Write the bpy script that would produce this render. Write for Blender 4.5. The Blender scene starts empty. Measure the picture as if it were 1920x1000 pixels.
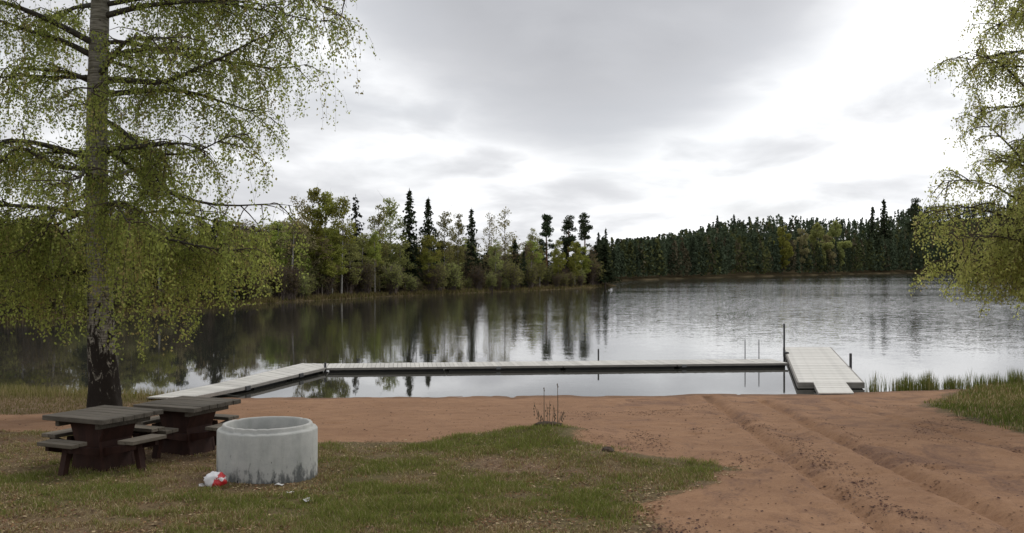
import bpy, math, random
import numpy as np
from mathutils import Vector

R_ = math.radians
SC = bpy.context.scene
COL = SC.collection
H = 3.6            # camera height over the lake surface (lake = z 0)
F = 1900.0         # focal length in photo pixels, used only to work out places in metres

# ------------------------------------------------------------------ camera, sky, sun, exposure
cd = bpy.data.cameras.new('camera'); cam = bpy.data.objects.new('camera', cd); COL.objects.link(cam)
cam.location = (0, 0, H); cam.rotation_euler = (R_(90), 0, 0)
cd.sensor_width = 36; cd.lens = 36 * F / 1920; cd.clip_start = 0.1; cd.clip_end = 6000
SC.camera = cam
SC.render.resolution_x, SC.render.resolution_y = 1024, 533
SC.view_settings.view_transform = 'Standard'; SC.view_settings.look = 'None'
SC.view_settings.exposure = 0.08; SC.view_settings.gamma = 1.0
SC.view_settings.use_curve_mapping = False
SC.cycles.max_bounces = 6; SC.cycles.transparent_max_bounces = 8

SUN_AZ, SUN_EL = R_(38), R_(48)      # azimuth from +Y towards +X
sd = bpy.data.lights.new('sun', 'SUN'); sun = bpy.data.objects.new('sun', sd); COL.objects.link(sun)
sd.energy = 1.3; sd.angle = R_(30); sd.color = (1.0, 0.96, 0.9)
sdir = Vector((math.sin(SUN_AZ) * math.cos(SUN_EL), math.cos(SUN_AZ) * math.cos(SUN_EL), math.sin(SUN_EL)))
sun.rotation_euler = sdir.to_track_quat('Z', 'Y').to_euler()

def build_world():
    w = bpy.data.worlds.new('World'); SC.world = w; w.use_nodes = True
    nt = w.node_tree; N = nt.nodes; L = nt.links; N.clear()
    def nd(t, **k):
        n = N.new(t)
        for a, v in k.items(): setattr(n, a, v)
        return n
    def mth(op, a, b=None, c=None, clamp=False):
        n = nd('ShaderNodeMath', operation=op, use_clamp=clamp)
        for i, v in enumerate((a, b, c)):
            if v is None: continue
            if isinstance(v, (int, float)): n.inputs[i].default_value = v
            else: L.new(v, n.inputs[i])
        return n.outputs[0]
    tc = nd('ShaderNodeTexCoord'); sx = nd('ShaderNodeSeparateXYZ'); L.new(tc.outputs['Generated'], sx.inputs[0])
    X, Y, Z = sx.outputs
    zz = mth('ADD', mth('MAXIMUM', Z, 0.0), 0.2)
    cx = mth('DIVIDE', X, zz); cy = mth('DIVIDE', Y, zz)          # a flat cloud layer overhead
    cv = nd('ShaderNodeCombineXYZ'); L.new(cx, cv.inputs[0]); L.new(cy, cv.inputs[1])
    def noise(scale, detail, rough, w_, dist=0.0, vec=None):
        n = nd('ShaderNodeTexNoise', noise_dimensions='4D'); n.inputs['Scale'].default_value = scale
        n.inputs['Detail'].default_value = detail; n.inputs['Roughness'].default_value = rough
        n.inputs['W'].default_value = w_; n.inputs['Distortion'].default_value = dist
        L.new(vec or cv.outputs[0], n.inputs['Vector']); return n.outputs['Fac']
    n1 = noise(0.9, 6, 0.52, 3.1, 0.2); n2 = noise(2.4, 5, 0.5, 8.4, 0.3); n3 = noise(0.35, 3, 0.5, 1.7)
    # the dark cloud bank: a long tongue of cloud drifting over the lake
    ax = mth('DIVIDE', mth('SUBTRACT', cx, 0.17), 0.72)
    ay = mth('DIVIDE', mth('MAXIMUM', mth('SUBTRACT', cy, 1.3), 0.0), 2.15)
    rr = mth('SQRT', mth('ADD', mth('MULTIPLY', ax, ax), mth('MULTIPLY', ay, ay)))
    rr = mth('ADD', rr, mth('MULTIPLY', mth('SUBTRACT', n1, 0.5), 0.8))
    rr = mth('ADD', rr, mth('MULTIPLY', mth('SUBTRACT', n2, 0.5), 0.3))
    mr = nd('ShaderNodeMapRange', interpolation_type='SMOOTHSTEP'); L.new(rr, mr.inputs[0])
    mr.inputs[1].default_value = 1.08; mr.inputs[2].default_value = 0.55; mr.inputs[3].default_value = 0; mr.inputs[4].default_value = 1
    bank = mr.outputs[0]
    # other, softer grey patches everywhere in the layer
    mr2 = nd('ShaderNodeMapRange', interpolation_type='SMOOTHSTEP'); L.new(mth('ADD', mth('MULTIPLY', n2, 0.55), mth('MULTIPLY', n3, 0.5)), mr2.inputs[0])
    mr2.inputs[1].default_value = 0.38; mr2.inputs[2].default_value = 0.62; mr2.inputs[3].default_value = 0; mr2.inputs[4].default_value = 0.62
    soft = mr2.outputs[0]
    dk = mth('MAXIMUM', mth('MULTIPLY', bank, mth('ADD', 0.42, mth('MULTIPLY', mth('ADD', n2, n1), 0.52))), soft)
    ramp = nd('ShaderNodeValToRGB'); L.new(dk, ramp.inputs[0])
    el = ramp.color_ramp.elements
    el[0].position = 0.0; el[0].color = (1.36, 1.36, 1.37, 1)
    el[1].position = 1.0; el[1].color = (0.47, 0.48, 0.51, 1)
    e = el.new(0.3); e.color = (0.96, 0.97, 0.99, 1)
    e = el.new(0.7); e.color = (0.63, 0.64, 0.67, 1)
    dt = nd('ShaderNodeVectorMath', operation='DOT_PRODUCT'); L.new(tc.outputs['Generated'], dt.inputs[0]); dt.inputs[1].default_value = tuple(sdir)
    glow = mth('ADD', 0.94, mth('MULTIPLY', mth('POWER', mth('MAXIMUM', dt.outputs['Value'], 0.0), 3.0), 0.28))
    sky = nd('ShaderNodeTexSky', sky_type='NISHITA'); sky.sun_disc = False
    sky.sun_elevation = SUN_EL; sky.sun_rotation = SUN_AZ
    b1 = nd('ShaderNodeBackground'); L.new(sky.outputs[0], b1.inputs[0]); b1.inputs[1].default_value = 0.1
    b2 = nd('ShaderNodeBackground'); L.new(ramp.outputs[0], b2.inputs[0]); L.new(glow, b2.inputs[1])
    mx = nd('ShaderNodeMixShader')
    cov = nd('ShaderNodeMapRange'); L.new(n1, cov.inputs[0]); cov.inputs[1].default_value = 0.25; cov.inputs[2].default_value = 0.5
    cov.inputs[3].default_value = 0.88; cov.inputs[4].default_value = 1.0
    L.new(cov.outputs[0], mx.inputs[0]); L.new(b1.outputs[0], mx.inputs[1]); L.new(b2.outputs[0], mx.inputs[2])
    out = nd('ShaderNodeOutputWorld'); L.new(mx.outputs[0], out.inputs[0])
build_world()

# ------------------------------------------------------------------ helpers
def tag(o, label=None, cat=None, group=None, kind=None):
    if label: o['label'] = label
    if cat: o['category'] = cat
    if group: o['group'] = group
    if kind: o['kind'] = kind
    return o

def empty(name, loc=(0, 0, 0), rz=0.0):
    o = bpy.data.objects.new(name, None); COL.objects.link(o)
    o.location = loc; o.rotation_euler = (0, 0, rz); o.empty_display_size = 0.2
    return o

def np_mesh(name, V, faces, mat=None, col=None, smooth=False):
    """faces: list of int arrays (n,3) and/or (n,4)"""
    V = np.asarray(V, dtype=np.float32)
    if not isinstance(faces, (list, tuple)): faces = [faces]
    faces = [np.asarray(f, dtype=np.int32) for f in faces if len(f)]
    me = bpy.data.meshes.new(name)
    me.vertices.add(len(V)); me.vertices.foreach_set('co', V.ravel())
    idx = np.concatenate([f.ravel() for f in faces])
    tot = np.concatenate([np.full(len(f), f.shape[1], np.int32) for f in faces])
    start = np.concatenate([[0], np.cumsum(tot)[:-1]]).astype(np.int32)
    me.loops.add(len(idx)); me.loops.foreach_set('vertex_index', idx)
    me.polygons.add(len(tot)); me.polygons.foreach_set('loop_start', start)
    me.polygons.foreach_set('loop_total', tot)
    if smooth: me.polygons.foreach_set('use_smooth', np.ones(len(tot), bool))
    if col is not None:
        for an, c in col.items():
            c = np.asarray(c, np.float32)
            if c.shape[1] == 3: c = np.concatenate([c, np.ones((len(c), 1), np.float32)], 1)
            a = me.color_attributes.new(an, 'FLOAT_COLOR', 'POINT'); a.data.foreach_set('color', c.ravel())
    me.update(calc_edges=True); me.validate()
    if mat: me.materials.append(mat)
    return me

def link(name, me, parent=None, loc=None, rot=None):
    o = bpy.data.objects.new(name, me); COL.objects.link(o)
    if parent: o.parent = parent
    if loc is not None: o.location = loc
    if rot is not None: o.rotation_euler = rot
    return o

class MB:
    """collects simple shapes into one mesh"""
    def __init__(s): s.v = []; s.f = []
    def add(s, V, Fc):
        b = len(s.v); s.v += [tuple(p) for p in V]; s.f += [tuple(b + i for i in f) for f in Fc]
    def hexa(s, p):   # 8 points: bottom 4 then top 4, same winding
        s.add(p, [(3, 2, 1, 0), (4, 5, 6, 7), (0, 1, 5, 4), (1, 2, 6, 5), (2, 3, 7, 6), (3, 0, 4, 7)])
    def box(s, c, d, top=None):
        x, y, z = c; a, b, h = d[0] / 2, d[1] / 2, d[2] / 2
        tx, ty = top if top else (1, 1)
        s.hexa([(x - a, y - b, z - h), (x + a, y - b, z - h), (x + a, y + b, z - h), (x - a, y + b, z - h),
                (x - a * tx, y - b * ty, z + h), (x + a * tx, y - b * ty, z + h), (x + a * tx, y + b * ty, z + h), (x - a * tx, y + b * ty, z + h)])
    def tube(s, pts, rad, n=8, cap=True):
        pts = np.array(pts, float); rad = np.broadcast_to(np.array(rad, float), (len(pts),))
        V, Fq = tube_batch(pts[None], rad[None], n)
        b = len(s.v); s.v += [tuple(p) for p in V]; s.f += [tuple(int(b + i) for i in f) for f in Fq]
        if cap:
            k = len(pts)
            s.f.append(tuple(b + i for i in reversed(range(n)))); s.f.append(tuple(b + (k - 1) * n + i for i in range(n)))
    def lathe(s, prof, n=48):
        b = len(s.v); k = len(prof)
        for i in range(n):
            a = 2 * math.pi * i / n
            for r, z in prof: s.v.append((r * math.cos(a), r * math.sin(a), z))
        for i in range(n):
            j = (i + 1) % n
            for q in range(k - 1): s.f.append((b + i * k + q, b + j * k + q, b + j * k + q + 1, b + i * k + q + 1))
    def mesh(s, name, mat, bevel=0, smooth=False):
        me = bpy.data.meshes.new(name); me.from_pydata(s.v, [], s.f); me.materials.append(mat)
        if bevel:
            import bmesh
            bm = bmesh.new(); bm.from_mesh(me)
            bmesh.ops.bevel(bm, geom=[e for e in bm.edges], offset=bevel, segments=1, affect='EDGES', profile=0.7)
            bm.to_mesh(me); bm.free()
        if smooth: me.polygons.foreach_set('use_smooth', np.ones(len(me.polygons), bool))
        me.update(); return me
    def build(s, name, mat, parent=None, bevel=0, smooth=False, loc=None, rot=None):
        return link(name, s.mesh(name, mat, bevel, smooth), parent, loc, rot)

def tube_batch(P, Rr, n):
    """P (N,K,3), Rr (N,K) -> verts, quads for N tubes"""
    P = np.asarray(P, float); N, K, _ = P.shape
    T = np.gradient(P, axis=1); T /= np.linalg.norm(T, axis=2, keepdims=True) + 1e-9
    ref = np.zeros_like(T); ref[..., 0] = 1
    tm = np.abs(T.mean(axis=1)); bad = tm[:, 0] > 0.75
    ref[bad] = (0, 1, 0)
    U = np.cross(T, ref); U /= np.linalg.norm(U, axis=2, keepdims=True) + 1e-9
    W = np.cross(T, U)
    a = np.arange(n) * 2 * np.pi / n
    V = P[:, :, None, :] + Rr[:, :, None, None] * (np.cos(a)[None, None, :, None] * U[:, :, None, :] + np.sin(a)[None, None, :, None] * W[:, :, None, :])
    i = np.arange(N)[:, None, None] * (K * n) + np.arange(K - 1)[None, :, None] * n
    j = np.arange(n)[None, None, :]; jn = (j + 1) % n
    Q = np.stack([i + j, i + jn, i + n + jn, i + n + j], -1).reshape(-1, 4)
    return V.reshape(-1, 3), Q

def hash2(i, j, s):
    n = (i.astype(np.int64) * 374761393 + j.astype(np.int64) * 668265263 + s * 1442695041) & 0x7fffffff
    n = ((n ^ (n >> 13)) * 1274126177) & 0x7fffffff
    n = n ^ (n >> 16)
    return (n & 0xffff) / 65535.0
def vn(x, y, s=0):
    x = np.asarray(x, float); y = np.asarray(y, float)
    i = np.floor(x); j = np.floor(y); u = x - i; v = y - j; i = i.astype(int); j = j.astype(int)
    u = u * u * (3 - 2 * u); v = v * v * (3 - 2 * v)
    a = hash2(i, j, s); b = hash2(i + 1, j, s); c = hash2(i, j + 1, s); d = hash2(i + 1, j + 1, s)
    return (a * (1 - u) + b * u) * (1 - v) + (c * (1 - u) + d * u) * v - 0.5
def fbm(x, y, s=0, o=4):
    t = 0; a = 1.0
    for k in range(o): t = t + a * vn(x * 2 ** k, y * 2 ** k, s + k); a *= 0.5
    return t

# ------------------------------------------------------------------ materials
def material(name):
    m = bpy.data.materials.new(name); m.use_nodes = True
    nt = m.node_tree; nt.nodes.clear()
    out = nt.nodes.new('ShaderNodeOutputMaterial')
    return m, nt, out
class NT:
    def __init__(s, nt): s.nt = nt; s.N = nt.nodes; s.L = nt.links
    def n(s, t, ins=None, **k):
        x = s.N.new(t)
        for a, v in k.items(): setattr(x, a, v)
        for a, v in (ins or {}).items():
            if hasattr(v, 'is_linked') or isinstance(v, bpy.types.NodeSocket): s.L.new(v, x.inputs[a])
            else: x.inputs[a].default_value = v
        return x
    def noise(s, vec, scale, detail=4, rough=0.55, dist=0.0, out='Fac'):
        return s.n('ShaderNodeTexNoise', {'Vector': vec, 'Scale': scale, 'Detail': detail, 'Roughness': rough, 'Distortion': dist}).outputs[out]
    def math(s, op, a, b=0.0, clamp=False):
        return s.n('ShaderNodeMath', {0: a, 1: b}, operation=op, use_clamp=clamp).outputs[0]
    def ramp(s, fac, stops):
        r = s.n('ShaderNodeValToRGB', {0: fac}); e = r.color_ramp.elements
        e[0].position, e[0].color = stops[0][0], (*stops[0][1], 1)
        e[1].position, e[1].color = stops[-1][0], (*stops[-1][1], 1)
        for p, c in stops[1:-1]: x = e.new(p); x.color = (*c, 1)
        return r.outputs[0]
    def rng(s, v, a, b, c=0.0, d=1.0, smooth=False):
        return s.n('ShaderNodeMapRange', {0: v, 1: a, 2: b, 3: c, 4: d}, interpolation_type='SMOOTHSTEP' if smooth else 'LINEAR').outputs[0]
    def mix(s, f, a, b, blend='MIX'):
        m = s.n('ShaderNodeMix', data_type='RGBA', blend_type=blend)
        for sock, v in ((m.inputs[0], f), (m.inputs[6], a), (m.inputs[7], b)):
            if isinstance(v, bpy.types.NodeSocket): s.L.new(v, sock)
            elif isinstance(v, (int, float)): sock.default_value = v
            else: sock.default_value = (*v, 1)
        return m.outputs[2]
    def scalev(s, vec, sc):
        return s.n('ShaderNodeMapping', {'Vector': vec, 'Scale': sc}).outputs[0]
    def bump(s, h, strength, dist):
        return s.n('ShaderNodeBump', {'Height': h, 'Strength': strength, 'Distance': dist}).outputs[0]
    def principled(s, col, rough=0.8, normal=None, spec=0.3):
        p = s.n('ShaderNodeBsdfPrincipled', {'Base Color': col if isinstance(col, bpy.types.NodeSocket) else (*col, 1), 'Roughness': rough, 'Specular IOR Level': spec})
        if normal is not None: s.L.new(normal, p.inputs['Normal'])
        return p.outputs[0]

def mat_simple(name, c1, c2, scale=6, stretch=(1, 1, 1), rough=0.8, bump=0.3, bd=0.01, spec=0.25, obj_random=0.0):
    m, nt, out = material(name); t = NT(nt)
    co = t.scalev(t.n('ShaderNodeTexCoord').outputs['Object'], stretch)
    f = t.noise(co, scale, 6, 0.62)
    c = t.mix(t.rng(f, 0.32, 0.68), c1, c2)
    if obj_random:
        oi = t.n('ShaderNodeObjectInfo').outputs['Random']
        c = t.mix(t.rng(oi, 0, 1, 0, obj_random), c, tuple(x * 0.55 for x in c1))
    nt.links.new(t.principled(c, rough, t.bump(f, bump, bd), spec), out.inputs[0]); return m

def mat_leaf(name, attr=True, col=(0.1, 0.12, 0.02), trans=0.4, obj_var=0.0, trans_gain=1.25):
    m, nt, out = material(name); t = NT(nt)
    c = t.n('ShaderNodeAttribute', attribute_name='tint').outputs['Color'] if attr else t.n('ShaderNodeRGB').outputs[0]
    if not attr: c.default_value = (*col, 1)
    if obj_var:
        oi = t.n('ShaderNodeObjectInfo').outputs['Random']
        hsv = t.n('ShaderNodeHueSaturation', {'Color': c, 'Hue': t.rng(oi, 0, 1, 0.5 - 0.03 * obj_var, 0.5 + 0.02 * obj_var), 'Value': t.rng(oi, 0, 1, 1.0 - 0.3 * obj_var, 1.0 + 0.25 * obj_var)})
        c = hsv.outputs[0]
    d = t.n('ShaderNodeBsdfDiffuse', {'Color': c})
    tr = t.n('ShaderNodeBsdfTranslucent', {'Color': t.mix(1.0, c, (trans_gain, trans_gain, trans_gain * 0.85), 'MULTIPLY')})
    mx = t.n('ShaderNodeMixShader', {0: trans, 1: d.outputs[0], 2: tr.outputs[0]})
    nt.links.new(mx.outputs[0], out.inputs[0]); return m

M = {}
M['leaf'] = mat_leaf('birch_leaf', trans=0.58, trans_gain=1.5)
M['far_leaf'] = mat_leaf('far_leaf', trans=0.42, obj_var=1.0)
M['needle'] = mat_leaf('needle', trans=0.12, obj_var=0.8)
M['blade'] = mat_leaf('grass_blade', trans=0.3)
M['litter'] = mat_leaf('litter', trans=0.05)
M['twig'] = mat_simple('twig_bark', (0.045, 0.032, 0.024), (0.075, 0.055, 0.04), 20)
M['limb'] = mat_simple('limb_bark', (0.03, 0.026, 0.022), (0.075, 0.07, 0.055), 14, (1, 1, 1), bump=0.5)
M['far_trunk'] = mat_simple('far_bark', (0.06, 0.045, 0.035), (0.11, 0.085, 0.065), 3)
M['white_trunk'] = mat_simple('white_birch_bark', (0.24, 0.225, 0.2), (0.42, 0.40, 0.37), 2.0, (1, 1, 3))
M['pine_trunk'] = mat_simple('pine_bark', (0.12, 0.06, 0.035), (0.2, 0.1, 0.055), 3)
M['bare'] = mat_simple('bare_twigs', (0.12, 0.095, 0.078), (0.19, 0.15, 0.125), 3, obj_random=0.5)

def mat_birch_bark():
    m, nt, out = material('birch_bark'); t = NT(nt)
    co = t.n('ShaderNodeTexCoord').outputs['Object']
    z = t.n('ShaderNodeSeparateXYZ', {0: co}).outputs[2]
    plates = t.noise(t.scalev(co, (9, 9, 4.0)), 1.0, 6, 0.66, 0.9)
    lines = t.noise(t.scalev(co, (4, 4, 34)), 1.0, 4, 0.6)
    patches = t.noise(t.scalev(co, (3.0, 3.0, 2.0)), 1.0, 5, 0.6)
    white = t.mix(t.rng(lines, 0.4, 0.62), (0.31, 0.295, 0.255), (0.12, 0.112, 0.088))
    white = t.mix(t.rng(patches, 0.54, 0.70, 0, 0.6), white, (0.07, 0.07, 0.045))
    thr = t.rng(z, 0.6, 3.4, 0.68, 0.36)         # dark cracked bark low on the trunk, pale higher up
    blk = t.math('MULTIPLY', t.math('SUBTRACT', thr, plates), 14.0, True)
    c = t.mix(blk, white, (0.022, 0.018, 0.015))
    h = t.math('ADD', plates, t.math('MULTIPLY', lines, 0.25))
    nt.links.new(t.principled(c, 0.9, t.bump(h, 0.9, 0.04), 0.15), out.inputs[0]); return m
M['birch_bark'] = mat_birch_bark()

def mat_ground():
    m, nt, out = material('ground'); t = NT(nt)
    p = t.n('ShaderNodeNewGeometry').outputs['Position']
    zone = t.n('ShaderNodeSeparateColor', {0: t.n('ShaderNodeAttribute', attribute_name='zone').outputs['Color']})
    g, wet, lush = zone.outputs[0], zone.outputs[1], zone.outputs[2]
    big = t.noise(p, 0.55, 5, 0.6); mid = t.noise(p, 2.6, 6, 0.65, 0.4); fine = t.noise(p, 24, 6, 0.7); grit = t.noise(p, 130, 3, 0.7)
    sand = t.mix(t.rng(big, 0.35, 0.65), (0.345, 0.20, 0.113), (0.285, 0.163, 0.092))
    sand = t.mix(t.rng(mid, 0.42, 0.72, 0, 0.7), sand, (0.215, 0.115, 0.064))
    sand = t.mix(t.rng(fine, 0.5, 0.7, 0, 0.55), sand, (0.17, 0.092, 0.06))
    sand = t.mix(t.rng(grit, 0.52, 0.7, 0, 0.6), sand, (0.15, 0.085, 0.06))
    sand = t.mix(t.rng(grit, 0.42, 0.28, 0, 0.5), sand, (0.5, 0.33, 0.22))
    deb = t.math('MULTIPLY', t.rng(t.noise(t.scalev(p, (0.9, 0.5, 1)), 1.0, 6, 0.7, 0.8), 0.51, 0.63), t.rng(t.n('ShaderNodeSeparateXYZ', {0: p}).outputs[0], 0.5, 3.0))
    sand = t.mix(t.math('MULTIPLY', deb, t.rng(fine, 0.35, 0.6, 0.15, 0.8)), sand, (0.12, 0.07, 0.055))
    sand = t.mix(t.math('MULTIPLY', wet, 0.6), sand, (0.12, 0.07, 0.045))
    soil = t.mix(t.rng(mid, 0.38, 0.62), (0.18, 0.13, 0.07), (0.23, 0.15, 0.09))
    soil = t.mix(t.rng(fine, 0.42, 0.62, 0, 0.9), soil, (0.07, 0.042, 0.026))
    soil = t.mix(t.math('MULTIPLY', lush, t.rng(fine, 0.3, 0.7, 0.9, 0.3)), soil, (0.075, 0.085, 0.022))
    e = t.math('ADD', g, t.math('ADD', t.math('MULTIPLY', t.math('SUBTRACT', mid, 0.5), 0.9), t.math('MULTIPLY', t.math('SUBTRACT', fine, 0.5), 0.7)))
    c = t.mix(t.rng(e, 0.36, 0.66, smooth=True), sand, soil)
    h = t.math('ADD', t.math('MULTIPLY', fine, 0.6), t.math('ADD', t.math('MULTIPLY', grit, 0.25), mid))
    nt.links.new(t.principled(c, 0.95, t.bump(h, 0.55, 0.06), 0.15), out.inputs[0]); return m
M['ground'] = mat_ground()

def mat_water():
    m, nt, out = material('lake_water'); t = NT(nt)
    p = t.n('ShaderNodeNewGeometry').outputs['Position']
    sx = t.n('ShaderNodeSeparateXYZ', {0: p}); X, Y = sx.outputs[0], sx.outputs[1]
    n1 = t.n('ShaderNodeTexNoise', {'Vector': t.scalev(p, (12.0, 17.0, 1)), 'Scale': 1.0, 'Detail': 3.0, 'Roughness': 0.6}).outputs['Color']
    n2 = t.n('ShaderNodeTexNoise', {'Vector': t.scalev(p, (1.3, 2.4, 1)), 'Scale': 1.0, 'Detail': 2.0, 'Roughness': 0.5}).outputs['Color']
    wind = t.noise(t.scalev(p, (0.012, 0.03, 1)), 1.0, 3, 0.5)
    far = t.rng(Y, 31, 85, 0.06, 1.0)                      # sheltered behind the jetty, open beyond
    open_ = t.rng(t.math('ADD', X, t.math('MULTIPLY', Y, 0.12)), -8, 45, 0.32, 1.7)
    amp = t.math('MULTIPLY', far, t.math('MULTIPLY', open_, t.rng(wind, 0.35, 0.65, 0.45, 1.3)))
    v = t.n('ShaderNodeVectorMath', {0: n1, 1: (0.5, 0.5, 0.5)}, operation='SUBTRACT').outputs[0]
    v2 = t.n('ShaderNodeVectorMath', {0: n2, 1: (0.5, 0.5, 0.5)}, operation='SUBTRACT').outputs[0]
    v2 = t.n('ShaderNodeVectorMath', {0: v2, 'Scale': 0.35}, operation='SCALE').outputs[0]
    v = t.n('ShaderNodeVectorMath', {0: v, 1: v2}, operation='ADD').outputs[0]
    v = t.n('ShaderNodeVectorMath', {0: v, 'Scale': t.math('MULTIPLY', amp, 0.22)}, operation='SCALE').outputs[0]
    v = t.n('ShaderNodeVectorMath', {0: v, 1: (1, 1, 0)}, operation='MULTIPLY').outputs[0]
    v = t.n('ShaderNodeVectorMath', {0: v, 1: (0, 0, 1)}, operation='ADD').outputs[0]
    v = t.n('ShaderNodeVectorMath', {0: v}, operation='NORMALIZE').outputs[0]
    pr = t.n('ShaderNodeBsdfPrincipled', {'Base Color': (0.036, 0.035, 0.029, 1), 'Roughness': 0.02, 'IOR': 1.333, 'Specular IOR Level': 0.5, 'Normal': v})
    nt.links.new(pr.outputs[0], out.inputs[0]); return m
M['water'] = mat_water()

def mat_wood(name, c1, c2, stretch, rough=0.75, rnd=0.35):
    m, nt, out = material(name); t = NT(nt)
    co = t.n('ShaderNodeTexCoord').outputs['Object']
    f = t.noise(t.scalev(co, stretch), 1.0, 6, 0.65, 0.3); b = t.noise(co, 3.0, 4, 0.6)
    c = t.mix(t.rng(f, 0.35, 0.68), c1, c2)
    c = t.mix(t.rng(b, 0.5, 0.75, 0, 0.5), c, tuple(x * 0.6 for x in c1))
    oi = t.n('ShaderNodeObjectInfo').outputs['Random']
    c = t.mix(1.0, c, t.n('ShaderNodeCombineColor', {0: t.rng(oi, 0, 1, 1 - rnd, 1), 1: t.rng(oi, 0, 1, 1 - rnd, 1), 2: t.rng(oi, 0, 1, 1 - rnd, 1)}).outputs[0], 'MULTIPLY')
    nt.links.new(t.principled(c, rough, t.bump(f, 0.4, 0.006), 0.25), out.inputs[0]); return m
M['deck'] = mat_wood('weathered_deck', (0.56, 0.54, 0.49), (0.69, 0.67, 0.62), (3, 14, 14), rnd=0.2)
M['pale_deck'] = mat_wood('bleached_deck', (0.62, 0.60, 0.55), (0.76, 0.74, 0.69), (3, 14, 14), rnd=0.14)
M['fascia'] = mat_wood('grey_timber', (0.24, 0.225, 0.20), (0.33, 0.31, 0.28), (2, 20, 20), rnd=0.15)
M['float'] = mat_simple('black_float', (0.02, 0.02, 0.02), (0.035, 0.034, 0.032), 4, rough=0.6)
M['post'] = mat_simple('dark_post', (0.035, 0.035, 0.038), (0.07, 0.07, 0.07), 9, rough=0.5)
M['steel'] = mat_simple('dull_steel', (0.16, 0.165, 0.17), (0.24, 0.245, 0.25), 9, rough=0.4)
M['table_wood'] = mat_wood('old_table_wood', (0.072, 0.061, 0.047), (0.135, 0.118, 0.095), (2, 26, 26), rnd=0.3)
M['seat_wood'] = mat_wood('old_seat_wood', (0.12, 0.10, 0.076), (0.19, 0.165, 0.128), (2, 26, 26), rnd=0.3)
M['stain'] = mat_wood('red_brown_stain', (0.026, 0.010, 0.007), (0.05, 0.02, 0.013), (12, 12, 2), rnd=0.2)

# ------------------------------------------------------------------ ground (one sheet with beach, lawn and lake bed)
GY = [-80, -30, 0, 8, 13, 16, 20, 24, 28.5, 32, 45, 70]
GZ = [6.0, 3.4, 1.75, 1.05, 0.87, 0.80, 0.56, 0.28, 0.0, -0.35, -1.6, -2.5]
_fy = np.linspace(-80, 70, 3001); _fz = np.interp(_fy, GY, GZ)
_k = np.hanning(61); _k /= _k.sum(); _fzs = np.convolve(np.pad(_fz, 30, mode='edge'), _k, 'valid')
def shore_shift(X):
    return np.interp(X, [-60, -16, -12, -8, 4, 9, 12, 16, 60], [3.0, 0.9, 0.3, -0.4, 0, 0.3, 0.9, 2.0, 6.0])
def base_z(X, Y):
    return np.interp(Y - shore_shift(X) * np.clip((Y - 14) / 12, 0, 1), _fy, _fzs)
def px_ground(pts):
    out = []
    for x, y in pts:
        Y = np.linspace(4, 60, 6000); X = (x - 960) / F * Y
        zr = H - (y - 500) / F * Y; d = zr - base_z(X, Y)
        i = np.argmax(d < 0); out.append((X[i], Y[i]))
    return np.array(out)
def sdf_poly(P, X, Y):
    """signed distance, positive inside"""
    shp = X.shape; x = X.ravel(); y = Y.ravel(); d = np.full(x.shape, 1e9); ins = np.zeros(x.shape, bool)
    n = len(P)
    for i in range(n):
        a = P[i]; b = P[(i + 1) % n]; e = b - a
        t = np.clip(((x - a[0]) * e[0] + (y - a[1]) * e[1]) / (e @ e + 1e-12), 0, 1)
        d = np.minimum(d, np.hypot(x - a[0] - t * e[0], y - a[1] - t * e[1]))
        c = ((a[1] > y) != (b[1] > y)) & (x < (b[0] - a[0]) * (y - a[1]) / (b[1] - a[1] + 1e-12) + a[0])
        ins ^= c
    return np.where(ins, d, -d).reshape(shp)
def line_dist(P, X, Y):
    d = np.full(X.shape, 1e9)
    for a, b in zip(P[:-1], P[1:]):
        e = b - a; t = np.clip(((X - a[0]) * e[0] + (Y - a[1]) * e[1]) / (e @ e), 0, 1)
        d = np.minimum(d, np.hypot(X - a[0] - t * e[0], Y - a[1] - t * e[1]))
    return d
LAWN = px_ground([(-300, 803), (110, 812), (280, 818), (600, 832), (760, 826), (940, 814), (1000, 806), (1060, 808), (1150, 850), (1280, 862), (1385, 872), (1350, 905), (1240, 930), (1190, 1000), (1170, 1150), (-900, 1150)])
BANK = px_ground([(1735, 758), (1800, 738), (1830, 728), (2300, 716), (2300, 850), (1930, 812), (1830, 790)])
LEFTB = px_ground([(-600, 735), (0, 737), (250, 742), (300, 752), (240, 772), (60, 778), (-600, 790)])
RUT_A = px_ground([(1325, 744), (1400, 797), (1470, 850), (1560, 920), (1680, 1010), (1800, 1100)])
RUT_B = px_ground([(1430, 752), (1540, 808), (1660, 868), (1800, 938), (1930, 1000), (2050, 1060)])
RUT_C = px_ground([(1560, 750), (1700, 790), (1920, 850)])
MOUND = px_ground([(1035, 820)])[0]; MOUND2 = px_ground([(1125, 862)])[0]
DIRT_RING = px_ground([(500, 885)])[0]
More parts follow.
